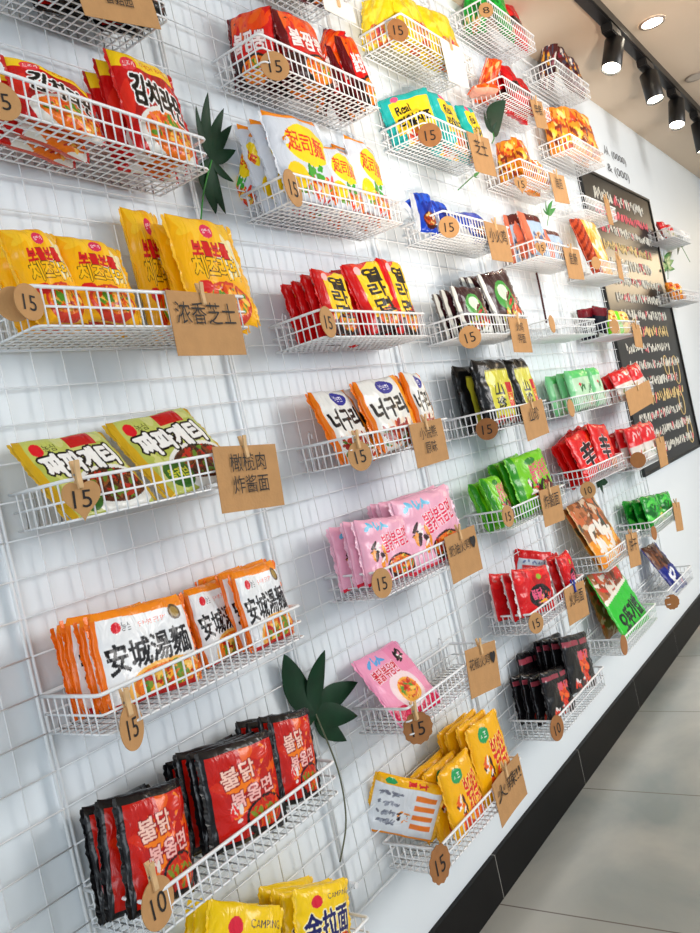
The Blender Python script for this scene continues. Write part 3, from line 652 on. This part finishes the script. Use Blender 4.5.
stack('C6', 'red', (560, 557), (579, 544), -.12, -.12, -.124, 2, pos='right stack')
stack('C7', 'black', (543, 673), (570, 663), -.122, -.122, -.124, 4, pos='lower left stack')
stack('C7', 'black', (540, 648), (569, 634), -.04, -.04, -.05, 1, pos='single one behind both stacks')
stack('C7', 'black', (518, 654), (543, 646), -.03, -.03, -.04, 1, pos='leftmost one at the back')
stack('C7', 'black', (562, 637), (600, 621), -.12, -.12, -.124, 4, pos='taller right stack')
# ---- column D and E
stack('D0', 'greenbag', (462, -18), (484, -24), -.04, -.115, None, 1, pos='left end of the top basket')
stack('D0', 'greenbag', (490, -20), (505, -6), -.11, -.11, -.11, 1, pos='middle of the top basket')
stack('D0', 'redbag', (506, -2), (526, 18), -.11, -.11, -.11, 1, pos='right end of the top basket')
stack('D1', 'orange', (487, 55), (502, 58), -.07, -.11, -.11, 1, pos='upright one beside the dark leaf')
stack('D1', 'orange', (450, 80), (476, 82), -.02, -.08, -.1, 1, pos='low one behind the pale card')
stack('D1', 'redbag', (503, 62), (514, 68), -.10, -.10, -.11, 2, pos='pair beside the orange packet')
stack('D1', 'redbag', (515, 73), (530, 84), -.11, -.11, -.12, 2, pos='pair at the right end')
stack('D2', 'snackmix', (494, 142), (514, 136), -.05, -.115, None, 2, pos='pair at the left end')
stack('D2', 'snackmix', (515, 134), (530, 146), -.115, -.115, -.12, 2, pos='middle pair')
stack('D2', 'snackmix', (531, 156), (545, 164), -.115, -.115, -.12, 2, pos='right pair')
stack('D3', 'bluebrown', (505, 214), (518, 212), -.04, -.07, None, 1, pos='leftmost one')
stack('D3', 'bluebrown', (521, 209), (540, 215), -.09, -.11, -.12, 2, pos='taller middle pair')
stack('D3', 'bluebrown', (542, 226), (560, 231), -.115, -.115, -.12, 2, pos='low right pair')
stack('D5', 'green', (569, 370), (588, 367), -.12, -.12, -.12, 3, pos='left stack')
stack('D5', 'green', (589, 367), (606, 365), -.12, -.12, -.12, 3, pos='right stack')
stack('D5', 'green', (548, 376), (568, 373), -.06, -.06, -.07, 1, pos='single one behind the left stack')
stack('D6', 'shin', (558, 441), (590, 423), -.10, -.10, -.122, 3, pos='left stack')
stack('D6', 'shin', (589, 423), (613, 422), -.115, -.115, -.122, 3, pos='right stack')
stack('D7', 'pastry', (566, 507), (594, 492), -.05, -.05, -.125, 2, pos='front pair in the leaning bunch')
stack('D8', 'greentext', (588, 575), (618, 561), -.04, -.04, -.125, 1, pos='leaning under the pastries')
stack('D8', 'brownsnack', (586, 578), (608, 566), -.02, -.02, -.06, 1, pos='one behind the green packet')
stack('E1', 'darkmix', (541, 40), (556, 38), -.06, -.115, None, 1, pos='left one in the lone basket')
stack('E1', 'darkmix', (558, 42), (567, 50), -.11, -.11, -.12, 1, pos='middle one in the lone basket')
stack('E1', 'darkmix', (568, 52), (579, 62), -.115, -.115, -.12, 1, pos='right one in the lone basket')
stack('E2', 'snackmix', (544, 106), (566, 104), -.06, -.115, None, 1, pos='left one above the wall lettering')
stack('E2', 'snackmix', (568, 103), (592, 116), -.115, -.115, -.12, 2, pos='right pair above wall lettering')
stack('E4', 'sausage', (572, 217), (582, 216), -.06, -.08, -.11, 1, pos='one leaning left of the amber one')
stack('E4', 'amber', (582, 216), (596, 222), -.08, -.09, -.12, 1, pos='one beside the sausages')
stack('E5', 'mixdark', (573, 309), (590, 306), -.03, -.08, None, 1, pos='left one against the chalkboard')
stack('E5', 'mixdark', (588, 306), (602, 309), -.06, -.12, None, 1, pos='navy one in the middle of the basket')
stack('E5', 'limeyellow', (603, 308), (616, 309), -.09, -.12, -.12, 1, pos='one beside the kraft tag')
stack('E5', 'limeyellow', (616, 309), (627, 311), -.12, -.12, -.12, 1, pos='right end one of the basket')
stack('E6', 'redwhite', (612, 372), (628, 366), -.11, -.11, -.12, 3, pos='upper left stack')
stack('E6', 'redwhite', (629, 366), (645, 360), -.11, -.11, -.12, 3, pos='upper right stack')
stack('E7', 'redwhite', (622, 430), (640, 424), -.12, -.12, -.12, 3, pos='lower left stack')
stack('E7', 'redwhite', (640, 424), (657, 419), -.12, -.12, -.12, 3, pos='lower right stack')
stack('E8', 'leafy', (644, 496), (659, 493), -.115, -.115, -.12, 3, pos='left stack')
stack('E8', 'leafy', (660, 493), (671, 489), -.115, -.115, -.12, 3, pos='right stack')
stack('E8', 'leafy', (628, 502), (642, 497), -.05, -.05, -.06, 1, pos='single one behind the left stack')
stack('E9', 'biscuit', (643, 548), (655, 541), -.03, -.04, -.13, 1, pos='only one in the lowest right basket')
#@@END

# ------------------------------------------------------------------ cards, price tags, clothespins
def clothespin(P, label, m=None, tilt=0.0):
    root = empty('clothespin', P); m = m or PINE
    for s in (-1, 1):
        bm = bmesh.new()
        pts = [(0, -.0035), (.0015, -.0048), (.02, -.0042), (.035, -.0062), (.036, -.004), (.02, -.001), (0, -.0008)]
        A = [bm.verts.new((-.0035, s * q, p - .012)) for p, q in pts]; B = [bm.verts.new((.0035, s * q, p - .012)) for p, q in pts]
        bm.faces.new(A); bm.faces.new(B[::-1])
        for i in range(len(pts)): j = (i + 1) % len(pts); bm.faces.new((A[i], B[i], B[j], A[j]))
        bmesh.ops.recalc_face_normals(bm, faces=bm.faces); mesh_obj('jaw', bm, m, root)
    bm = bmesh.new(); tube(bm, [(-.0045, 0, .006), (.0045, 0, .006)], .0016, 8); mesh_obj('spring', bm, STEEL, root)
    root.rotation_euler = (0, tilt, 0)
    return tag(root, label, 'clothespin', 'mini clothespins on the baskets')
def ink(text, w, h, parent, y=-.0012, z=0, x=0):
    V, T, sz = glyphs(text); bm = bmesh.new(); k = Vector((w / sz[0], 0, h / sz[1]))
    vs = [bm.verts.new((p[0] * w / sz[0] + x, y, p[1] * h / sz[1] + z)) for p in V]
    for t in T:
        try: bm.faces.new([vs[i] for i in t])
        except ValueError: pass
    return mesh_obj('handwriting', bm, INK, parent)
def card(tl, tr, bl, y, lines, label, clip, m=None, dy=0.0, pin=None):
    A, B, C = at(tl[0], tl[1], y), at(tr[0], tr[1], y - dy), at(bl[0], bl[1], y)
    X = B - A; w = X.length; X.normalize(); Zv = A - C; Zv -= Zv.dot(X) * X; h = Zv.length; Zv.normalize()
    P = (A + B) / 2 - Zv * h / 2
    bm = bmesh.new(); nx, nz = 10, 10; L = [[], []]
    rs = random.Random(label); c1, c2 = rs.uniform(.0, .05) * 1, rs.uniform(.02, .06)
    for s, off in ((0, -.0004), (1, .0004)):
        for j in range(nz + 1):
            for i in range(nx + 1):
                a, b_ = i / nx - .5, j / nz - .5
                L[s].append(bm.verts.new((a * w, off - (c2 * w * (a * a)) + c1 * h * (.5 - b_) ** 2 * .5, b_ * h)))
    def F(s, i, j): return L[s][j * (nx + 1) + i]
    for j in range(nz):
        for i in range(nx):
            bm.faces.new((F(0, i, j), F(0, i + 1, j), F(0, i + 1, j + 1), F(0, i, j + 1))); bm.faces.new((F(1, i, j), F(1, i, j + 1), F(1, i + 1, j + 1), F(1, i + 1, j)))
    o = mesh_obj('name_card', bm, m or KRAFT, None, True)
    Mx = Matrix((X, Zv.cross(X), Zv)).transposed().to_4x4(); Mx.translation = P; o.matrix_world = Mx
    n = len(lines)
    for q, t in enumerate(lines):
        ln = len(t); hh = h * .62 / n * (.9 if n > 1 else .62); hh = min(hh, w * .8 / ln * 1.15)
        ink(t, min(w * .86, hh * ln * .95), hh, o, y=-.0022 - c2 * w * .2 , z=h * (.16 if n == 1 else (.24 - q * .34)))
    tag(o, label, 'name card', 'kraft name cards on the basket ends')
    clothespin(P + Zv * (h / 2 - .008), 'wooden mini clothespin on the ' + clip, pin)
    return o
def price(c, wpx, hpx, y, text, label, shape='round', m=None, clip=None, seed=0):
    """a small kraft tag; wpx and hpx are its seen width and height"""
    P = at(c[0], c[1], y); d = (P - Vector((0, -1, EYE))); depth = d.dot(Vector(M3 @ [0, 0, 1]))
    h = hpx * depth / F; R = h / 2
    # width as seen tells how far it is turned about the vertical
    wv = Vector(M3 @ [0, 0, 1]); yaw = 0
    want = min(1, wpx / hpx); base = math.asin(min(1, want))
    view = math.atan2(d.x, d.y + 0.0)                     # direction of sight against the wall normal
    vis = math.cos(view)
    best = min([k * .05 for k in range(-28, 29)], key=lambda q: abs(math.cos(view - q) - want) + .02 * abs(q))
    n = 40; out = []
    for k in range(n):
        t = 2 * PI * k / n
        if shape == 'scallop': r_ = R * (1 + .05 * math.cos(12 * t)); p = (r_ * math.cos(t), r_ * math.sin(t))
        elif shape == 'heart':
            q = 16 * math.sin(t) ** 3 / 17; e_ = (13 * math.cos(t) - 5 * math.cos(2 * t) - 2 * math.cos(3 * t) - math.cos(4 * t)) / 15; p = (R * q, R * e_)
        else: p = (R * math.cos(t), R * math.sin(t))
        out.append(p)
    if shape == 'scallop': pass
    bm = bmesh.new(); A = [bm.verts.new((x, -.0006, z)) for x, z in out]; B = [bm.verts.new((x, .0006, z)) for x, z in out]
    fa = bm.faces.new(A); fb = bm.faces.new(B[::-1])
    for i in range(n): j = (i + 1) % n; bm.faces.new((A[i], B[i], B[j], A[j]))
    bmesh.ops.triangulate(bm, faces=[fa, fb]); bmesh.ops.recalc_face_normals(bm, faces=bm.faces)
    o = mesh_obj('price_tag', bm, m or KRAFT); o.location = P; o.rotation_euler = (0, random.Random(label).uniform(-.1, .1), -best)
    if text: ink(text, R * .9, R * .85, o, y=-.0013, z=-.05 * R)
    tag(o, label, 'price tag', 'kraft price tags on the basket corners')
    if clip: clothespin(P + Vector((0, 0, R * .92)), 'wooden mini clothespin holding the ' + clip, None)
    return o
YF = -.1412
card((72, -22), (150, -4), (83, 15), YF, ['香菇园'], 'brown kraft name card cut by the top edge above the kimchi ramen', 'card at the top left edge')
card((164, 290), (234, 295), (168, 356), YF, ['浓香芝士'], 'brown kraft name card under the yellow cheese ramen', 'card under the cheese ramen')
card((211, 447), (274, 444), (221, 514), YF, ['橄榄肉', '炸酱面'], 'brown kraft name card with two lines beside the olive packets', 'card beside the olive packets')
card((320, -10), (352, 6), (326, 10), YF, [], 'small pale card cut by the top edge above the red packets', 'card cut by the top edge, second column', mat('blown_out_card', (240, 236, 228), .8))  # near-white colour paints the overexposure into this card
card((408, 425), (440, 418), (414, 470), YF, ['小浣熊', '原味'], 'brown kraft name card hanging beside the seafood noodles', 'card beside the seafood noodles')
card((443, 538), (473, 525), (456, 583), YF, ['奶油火鸡♥'], 'brown kraft name card with a small heart under the pale pink packets', 'heart card under the pale pink packets')
card((464, 651), (494, 640), (472, 699), YF, ['花椒火鸡♥'], 'brown kraft name card on the nearly empty pink packet basket', 'card of the nearly empty basket')
card((491, 785), (517, 753), (499, 832), YF, ['火辣!!'], 'brown kraft name card lowest of all, beside the orange yellow packets', 'lowest card')
card((439, 38), (460, 48), (448, 80), YF, [], 'blank white card hanging in the bright light above the teal packets', 'blank white card', mat('blown_out_card', (240, 236, 228), .8))  # blown-out light put into the card colour, so no writing shows
card((466, 131), (488, 139), (471, 170), YF, ['芝士'], 'pale kraft card right of the teal and yellow packets', 'card right of the teal packets')
card((483, 221), (505, 226), (486, 259), YF, ['小火鸡'], 'brown kraft name card right of the blue bags', 'card right of the blue bags')
card((507, 317), (526, 319), (511, 352), YF, ['火鸡', '拌面'], 'brown kraft name card right of the dark green circled packets', 'card right of the dark packets')
card((519, 406), (541, 399), (529, 441), YF, ['山珍'], 'brown kraft name card right of the black packets with yellow labels', 'card right of the yellow labels')
card((538, 491), (558, 485), (549, 526), YF, ['炸酱面'], 'brown kraft name card right of the lime green packets', 'card right of the lime packets')
card((563, 590), (583, 580), (570, 626), YF, ['火鸡面'], 'brown kraft name card on a blue clip right of the scarlet packets', 'card right of the scarlet packets', None, 0, mat('blue_clothespin', (24, 60, 170), .5))
card((529, 99), (541, 102), (534, 127), YF, ['年糕'], 'small kraft card right of the red bags high on the wall', 'card right of the red bags')
card((548, 172), (563, 176), (552, 201), YF, ['海苔'], 'kraft card right of the orange and amber snack bags', 'card right of the amber snack bags')
card((562, 247), (578, 250), (566, 278), YF, ['鱼肠'], 'kraft card under the tall sausage packet', 'card under the sausage packet')
card((603, 197), (608, 199), (609, 224), YF, [], 'slim blank kraft card in front of the top of the chalkboard', 'slim card before the chalkboard top')
card((624, 392), (648, 380), (637, 412), YF, [], 'crumpled kraft card hanging right of the red topped cartons', 'crumpled card')
card((625, 535), (636, 532), (632, 568), YF, ['饼干'], 'kraft card left of the navy biscuit packet', 'card left of the biscuit packet')
card((615, 254), (620, 257), (625, 281), YF, [], 'slim kraft card on the chalkboard right of the amber packet', 'slim card right of the amber packet')
card((631, 323), (639, 325), (638, 347), YF, [], 'slim kraft card on the chalkboard right of the dark and yellow packets', 'slim card right of the dark packets')
card((655, 439), (663, 436), (661, 468), YF, [], 'kraft card at the bottom of the chalkboard right of the lower red cartons', 'card at the chalkboard bottom')
card((672, 503), (679, 502), (676, 532), YF, [], 'kraft card on the white wall right of the green bags', 'card right of the green bags')

price((1, 101), 36, 40, YF, '15', 'round kraft price tag cut by the left edge on the kimchi ramen basket', clip=None)
price((14, 304), 34, 36, YF + .004, None, 'rear round kraft tag overlapped by the price tag of the cheese ramen')
price((29, 302), 26, 38, YF - .003, '15', 'round kraft price tag on the cheese ramen basket')
price((82, 498), 40, 42, YF, '15', 'heart shaped kraft price tag on the olive packets basket', 'heart', clip='heart tag of the olive packets')
price((132, 727), 23, 46, YF, '15', 'oval looking kraft price tag under the orange and white packets', clip='tag of the orange and white packets')
price((158, 903), 34, 50, YF, '10', 'kraft price tag reading 10 at the bottom of the black and red packets', clip='tag of the black and red packets')
price((275, 66), 28, 30, YF, '15', 'round kraft price tag on the red packets basket near the top')
price((293, 188), 16, 38, YF, '15', 'narrow kraft price tag on the white and yellow bags basket')
price((328, 322), 14, 32, YF, '15', 'narrow kraft price tag on the basket of red and yellow packets')
price((360, 456), 24, 30, YF, '15', 'round kraft price tag under the seafood noodles', clip='tag of the seafood noodles')
price((382, 583), 21, 30, YF, '15', 'kraft price tag under the pale pink packets')
price((418, 728), 30, 32, YF, '15', 'scalloped kraft price tag under the single pink packet', 'scallop', KRAFTD, clip='tag of the single pink packet')
price((440, 864), 23, 37, YF, '15', 'scalloped kraft price tag under the orange yellow packets', 'scallop', KRAFTD)
price((398, 30), 20, 23, YF, '15', 'brown round price tag on the yellow bags basket at the top', m=KRAFTD)
price((430, 135), 23, 24, YF, '15', 'brown round price tag on the teal and yellow packets basket', m=KRAFTD)
price((449, 227), 20, 22, YF, '15', 'round kraft price tag on the blue bags basket')
price((470, 337), 22, 23, YF, '15', 'round kraft price tag on the basket of dark green circled packets')
price((487, 429), 23, 22, YF, '15', 'brown round price tag under the black packets with yellow labels', m=KRAFTD)
price((508, 516), 11, 22, YF, '15', 'narrow kraft price tag under the lime green packets')
price((536, 623), 15, 21, YF, '15', 'kraft price tag under the scarlet packets', m=KRAFT)
price((557, 728), 14, 25, YF, '10', 'brown oval price tag under the black packets', m=KRAFTD)
price((486, 10), 14, 15, YF, '8', 'small round price tag at the top edge under the green bag')
price((521, 184), 13, 18, YF, '15', 'heart shaped tag under the orange and amber snack bags', 'heart')
price((541, 248), 11, 15, YF, '15', 'small heart tag on the pale blue and brown packets basket', 'heart')
price((552, 324), 5, 18, YF, None, 'narrow kraft tag on the empty basket of the fourth column')
price((571, 408), 6, 18, YF, None, 'narrow kraft tag under the pale green cartons')
price((588, 490), 15, 17, YF, '10', 'round kraft price tag reading 10 above the pastry packets')
price((596, 263), 8, 13, YF, None, 'small tag at the foot of the amber packet')
price((614, 326), 9, 15, YF, None, 'small tag on the basket of dark and yellow packets')
price((638, 460), 15, 16, YF, None, 'brown round tag under the lower red cartons', m=KRAFTD)
price((654, 533), 5, 14, YF, None, 'tiny brown tag under the green bags', m=KRAFTD)
price((672, 602), 14, 15, YF, None, 'brown scalloped tag under the lowest right basket', 'scallop', m=KRAFTD)
price((624, 645), 7, 20, YF, None, 'narrow brown tag beside the green packet with black lettering', m=KRAFTD)

# ------------------------------------------------------------------ chalkboard
CBX0, CBX1, CBZ0, CBZ1 = 3.44, 4.55, EYE - .36, EYE + .965
root = empty('chalkboard', (CBX0, 0, CBZ0)); W_, H_ = CBX1 - CBX0, CBZ1 - CBZ0
bm = bmesh.new(); box(bm, .012, W_ - .012, -.014, -.001, .012, H_ - .012); mesh_obj('board', bm, mat('chalkboard_slate', (26, 23, 21), .3, noise=.25, nscale=5), root)
bm = bmesh.new()
for a in ((0, W_, 0, .012), (0, W_, H_ - .012, H_)): box(bm, a[0], a[1], -.02, -.001, a[2], a[3])
for a in ((0, .012), (W_ - .012, W_)): box(bm, a[0], a[1], -.02, -.001, .012, H_ - .012)
mesh_obj('frame', bm, BLACK, root)
rs = random.Random(11)
chalk = {'white': mat('white_chalk', (226, 224, 214), .9), 'pink': mat('pink_chalk', (236, 120, 130), .9), 'yellow': mat('yellow_chalk', (232, 206, 150), .9)}
CM = [chalk['white'], chalk['pink'], chalk['yellow']]
z = H_ - .09; rw = 0
while z > .07:
    hgt = .046 if rw % 4 else .056; x = .1 + rs.uniform(0, .12); c = 1 if rw == 1 or rs.random() < .08 else (2 if rs.random() < .35 else 0)
    end = W_ - .08 - rs.uniform(0, .2); bm = bmesh.new()
    while x < end:
        for _ in range(2):
            p = [(x + rs.uniform(-.3, .3) * hgt, -.0155, z + rs.uniform(-.5, .5) * hgt) for i in range(rs.randint(3, 5))]
            tube(bm, curve3(p, 4), .0019, 4, mi=c if rs.random() < .9 else 1)
        x += hgt * .72
    mesh_obj('chalk_line', bm, CM, root)
    z -= .077; rw += 1
for cx, cz, rr in ((.93, .42, .06), (.9, .25, .05), (.35, .62, .05), (.95, .1, .05), (.75, .45, .04)):
    bm = bmesh.new(); tube(bm, [(cx + rr * math.cos(t * PI / 9), -.0155, cz + rr * 1.2 * math.sin(t * PI / 9)) for t in range(19)], .0025, 4)
    mesh_obj('chalk_ring', bm, chalk['yellow'], root)
tag(root, 'tall black chalkboard covered in rows of chalk handwriting', 'chalkboard')
bm = bmesh.new()
P0 = at(599, 146, 0)
for q, t in enumerate(['从 (0000)', '& (000)']):
    V, T, sz = glyphs(t); 
    vs = [bm.verts.new((p[0] * .36 / sz[0], 0, p[1] * .052 / sz[1] - q * .085)) for p in V]
    for tr in T:
        try: bm.faces.new([vs[i] for i in tr])
        except ValueError: pass
o = mesh_obj('wall_lettering', bm, mat('grey_decal', (90, 92, 100), .6)); o.location = (4.12, -.002, EYE + 1.125)
tag(o, 'two short lines of small dark lettering on the wall above the chalkboard', 'wall lettering')

# ------------------------------------------------------------------ artificial leaves
LEAFM = mat('dark_green_leaf', (10, 50, 28), .5, spec=.2, noise=.25, nscale=30)
LEAFB = mat('fresh_green_leaf', (50, 132, 50), .4, noise=.25, nscale=30)
def leaf(base, ctr, y, lobes, label, m, stem_m=None, wscale=.17, yb=None):
    """a palmate leaf: lobes are pixel tips around the leaf's centre"""
    C = at(ctr[0], ctr[1], y); root = empty('artificial_leaf', C)
    bm = bmesh.new(); rs = random.Random(label)
    for t in lobes:
        Tp = at(t[0], t[1], y + rs.uniform(-.012, .006)) - C; L = Tp.length; d = Tp.normalized(); s = Vector((0, 1, 0)).cross(d).normalized(); n_ = d.cross(s)
        A = []; n = 12; wl = L * (t[2] if len(t) > 2 else wscale)
        up = []; lo = []
        for k in range(n + 1):
            q = k / n; wd = wl * (math.sin(PI * min(1, q * .93 + .07)) ** .8) * (1 - .25 * q) * (1 if k < n else .02); c_ = d * (L * q) + n_ * (.05 * L * math.sin(PI * q))
            up.append((c_ + s * wd + n_ * wd * .22, c_, c_ - s * wd + n_ * wd * .22))
        V = [[bm.verts.new(p) for p in row] for row in up]; V2 = [[bm.verts.new(p + n_ * .0008) for p in row] for row in up]
        for a, b_ in zip(V, V[1:]):
            for i in (0, 1): bm.faces.new((a[i], a[i + 1], b_[i + 1], b_[i]))
        for a, b_ in zip(V2, V2[1:]):
            for i in (0, 1): bm.faces.new((a[i + 1], a[i], b_[i], b_[i + 1]))
    mesh_obj('leaf_blade', bm, m, root, True)
    if base:
        bm = bmesh.new(); tube(bm, curve3([Vector((0, .001, 0))] + [at(b_[0], b_[1], yb if yb is not None else y) - C for b_ in base], 6), .0016, 6)
        mesh_obj('stem', bm, stem_m or LEAFB, root, True)
    return tag(root, label, 'artificial leaf', 'artificial leaves tucked into the grid')
leaf([(204, 190), (201, 219)], (212, 160), -.03, [(208, 92, .12), (196, 105, .1), (224, 108, .12), (232, 125, .13), (236, 150, .2), (234, 182, .2), (216, 214, .2), (226, 214, .16), (203, 190, .25)], 'dark palmate leaf between the kimchi ramen and the white bags', LEAFM)
leaf([(338, 770), (346, 820), (340, 862)], (316, 714), -.03, [(284, 654, .26), (325, 650, .24), (358, 682, .2), (358, 716, .22), (347, 741, .22), (300, 730, .3)], 'large dark green palmate leaf beside the black and red packets', LEAFM, mat('dry_stem', (96, 100, 78), .6))
leaf([(494, 138), (492, 143)], (493, 132), -.125, [(484, 110, .2), (497, 122, .2), (506, 100, .24), (490, 118, .18)], 'pair of dark green blades in front of the orange packets basket', LEAFM)
leaf([(547, 226)], (549, 215), -.05, [(546, 200, .16), (553, 200, .16), (550, 206, .2), (556, 208, .14), (543, 208, .14)], 'small bright sprig standing behind the pale blue packets', LEAFB)
leaf([(602, 478)], (602, 480), -.04, [(597, 486, .3), (604, 494, .35), (608, 482, .35)], 'dark leaf tip peeping below the bright red packets', LEAFM)
leaf([(471, 178), (458, 190)], (474, 176), -.04, [(480, 172, .12), (478, 178, .12)], 'thin pale green stem above the blue bags', LEAFB, LEAFB)
leaf([(668, 279)], (668, 266), -.02, [(664, 250, .16), (672, 252, .16), (674, 260, .16), (662, 262, .16), (675, 269, .16), (661, 271, .16)], 'fern like leaf on the wall right of the chalkboard', LEAFB)
leaf([(690, 262)], (680, 243), -.05, [(676, 236, .3), (683, 237, .3), (684, 246, .3), (678, 250, .3)], 'small dark leaf under the far wall shelf', LEAFM)

bm = bmesh.new(); tube(bm, [(2.70, -.016, EYE + .50), (2.699, -.017, EYE + .40), (2.695, -.016, EYE + .29)], .0035, 8)
tag(mesh_obj('cord', bm, mat('dark_red_cord', (70, 22, 24), .6), None, True), 'thin dark red cord hanging down the grid above the empty basket', 'cord')
# far wall pieces right of the chalkboard: two small baskets with snacks
for (px, py, lab, kd, fl) in ((673, 228, 'far small wire basket high on the wall beyond the chalkboard', 'redwhite', 'lying in the upper far basket'), (682, 290, 'far small wire basket below it, above the bright wall', 'snackmix', 'lying in the lower far basket')):
    o = copy_tree(proto); P = at(px, py, -.13); o.location = (P.x - .05, -.007, P.z); o.rotation_euler = (0, 0, 0); tag(o, 'white ' + lab, 'wire basket', 'white wire baskets on the grid wall')
    for q in range(2):
        put_pack(kd, Vector((P.x + .07 + q * .14, -.07, P.z + .015)), Vector((1, 0, 0)), Vector((0, .3, 1)).normalized(), .12, .09, KIND[kd][5] + ' ' + ('left one ' if q == 0 else 'right one ') + fl, 'packets beyond the chalkboard')

# ------------------------------------------------------------------ track lights and downlights
TZ = CZ; TY = -(1 - 1.352 / 1.955)
bm = bmesh.new(); box(bm, 1.9, 7.3, TY - .022, TY + .022, TZ - .036, TZ - .0005); box(bm, 1.9, 7.3, TY - .012, TY + .012, TZ - .038, TZ - .036)
tag(mesh_obj('lighting_track', bm, BLACK), 'black lighting track running along the ceiling', 'lighting track')
GLOW = mat('lamp_glow', (255, 244, 222), .4, emit=14)
def spothead(jx, lpx, r_, lab, power, tgt):
    """head hanging from the track at distance jx, its lens aimed as seen"""
    J = Vector((jx, TY, TZ - .038)); root = empty('track_spotlight', J)
    bm = bmesh.new(); box(bm, -.075, .05, -.02, .02, -.034, .0); bmesh.ops.bevel(bm, geom=bm.edges[:], offset=.004, segments=2, affect='EDGES'); mesh_obj('adapter', bm, BLACK, root)
    bm = bmesh.new(); tube(bm, [(.01, 0, -.03), (.01, 0, -.05)], .009, 10); mesh_obj('pivot_arm', bm, BLACK, root, True)
    top = Vector((.01, 0, -.042)); d = lpx.normalized(); L = lpx.length
    bm = bmesh.new(); tube(bm, [top, top + d * .004, top + d * L, top + d * (L + .001)], [r_ * .85, r_, r_, r_ * .97], 28, False)
    tube(bm, [top + d * (L + .001), top + d * (L - .012)], [r_ * .93, r_ * .8], 28, False)
    bm.faces.new([v for v in bm.verts][:28][::-1])
    bmesh.ops.recalc_face_normals(bm, faces=bm.faces); mesh_obj('housing', bm, BLACK, root, True)
    bm = bmesh.new(); tube(bm, [top + d * (L - .012), top + d * (L - .006)], r_ * .84, 24); mesh_obj('lens', bm, GLOW, root)
    tag(root, lab, 'track spotlight', 'black track spotlights')
    P = J + top + d * (L + .004)
    o = spot('track_lamp', P, P + d, power, (1.0, .86, .70), 76, .7, .03)
LD = Vector((-.012, .045, -.14))
for (px, py), lab, pw, dd in (((611, 27), 'black track spotlight nearest the camera, its lens glowing', 12, Vector((-.05, .02, -.108))), ((646, 66), 'second black track spotlight, hanging straight down', 9, Vector((-.02, -.01, -.12))),
                          ((674, 92), 'third black track spotlight, lens glowing', 9, Vector((-.05, .01, -.12))), ((695, 110), 'fourth black track spotlight at the right edge of the picture', 6, Vector((-.004, .0, -.15)))):
    P = at(px, py, TY); spothead(P.x, dd, .036, lab, pw, None)
def downlight(px, py, lab, on):
    d = M3 @ np.array([px - 350, py - 466.5, F]); k = (CZ - EYE) / d[2]; P = Vector((d[0] * k, -1 + d[1] * k, CZ))
    root = empty('ceiling_downlight', P)
    bm = bmesh.new(); pts = []; 
    n = 32; R0 = [bm.verts.new((.05 * math.cos(2 * PI * i / n), .05 * math.sin(2 * PI * i / n), -.0005)) for i in range(n)]; R1 = [bm.verts.new((.047 * math.cos(2 * PI * i / n), .047 * math.sin(2 * PI * i / n), -.007)) for i in range(n)]; R2 = [bm.verts.new((.037 * math.cos(2 * PI * i / n), .037 * math.sin(2 * PI * i / n), -.004)) for i in range(n)]
    for A, B in ((R0, R1), (R1, R2)):
        for i in range(n): bm.faces.new((A[i], A[(i + 1) % n], B[(i + 1) % n], B[i]))
    mesh_obj('trim_ring', bm, mat('brushed_ring', (176, 160, 146), .4, .4), root, True)
    bm = bmesh.new(); bm.faces.new([bm.verts.new((.038 * math.cos(2 * PI * i / n), .038 * math.sin(2 * PI * i / n), -.0045)) for i in range(n)]); mesh_obj('diffuser', bm, GLOW if on else mat('unlit_diffuser', (196, 184, 170), .5), root)
    tag(root, lab, 'downlight', 'round ceiling downlights')
downlight(652, 22, 'lit round downlight on the ceiling beside the track', True)
downlight(696, 76, 'unlit round downlight on the ceiling at the right edge', False)
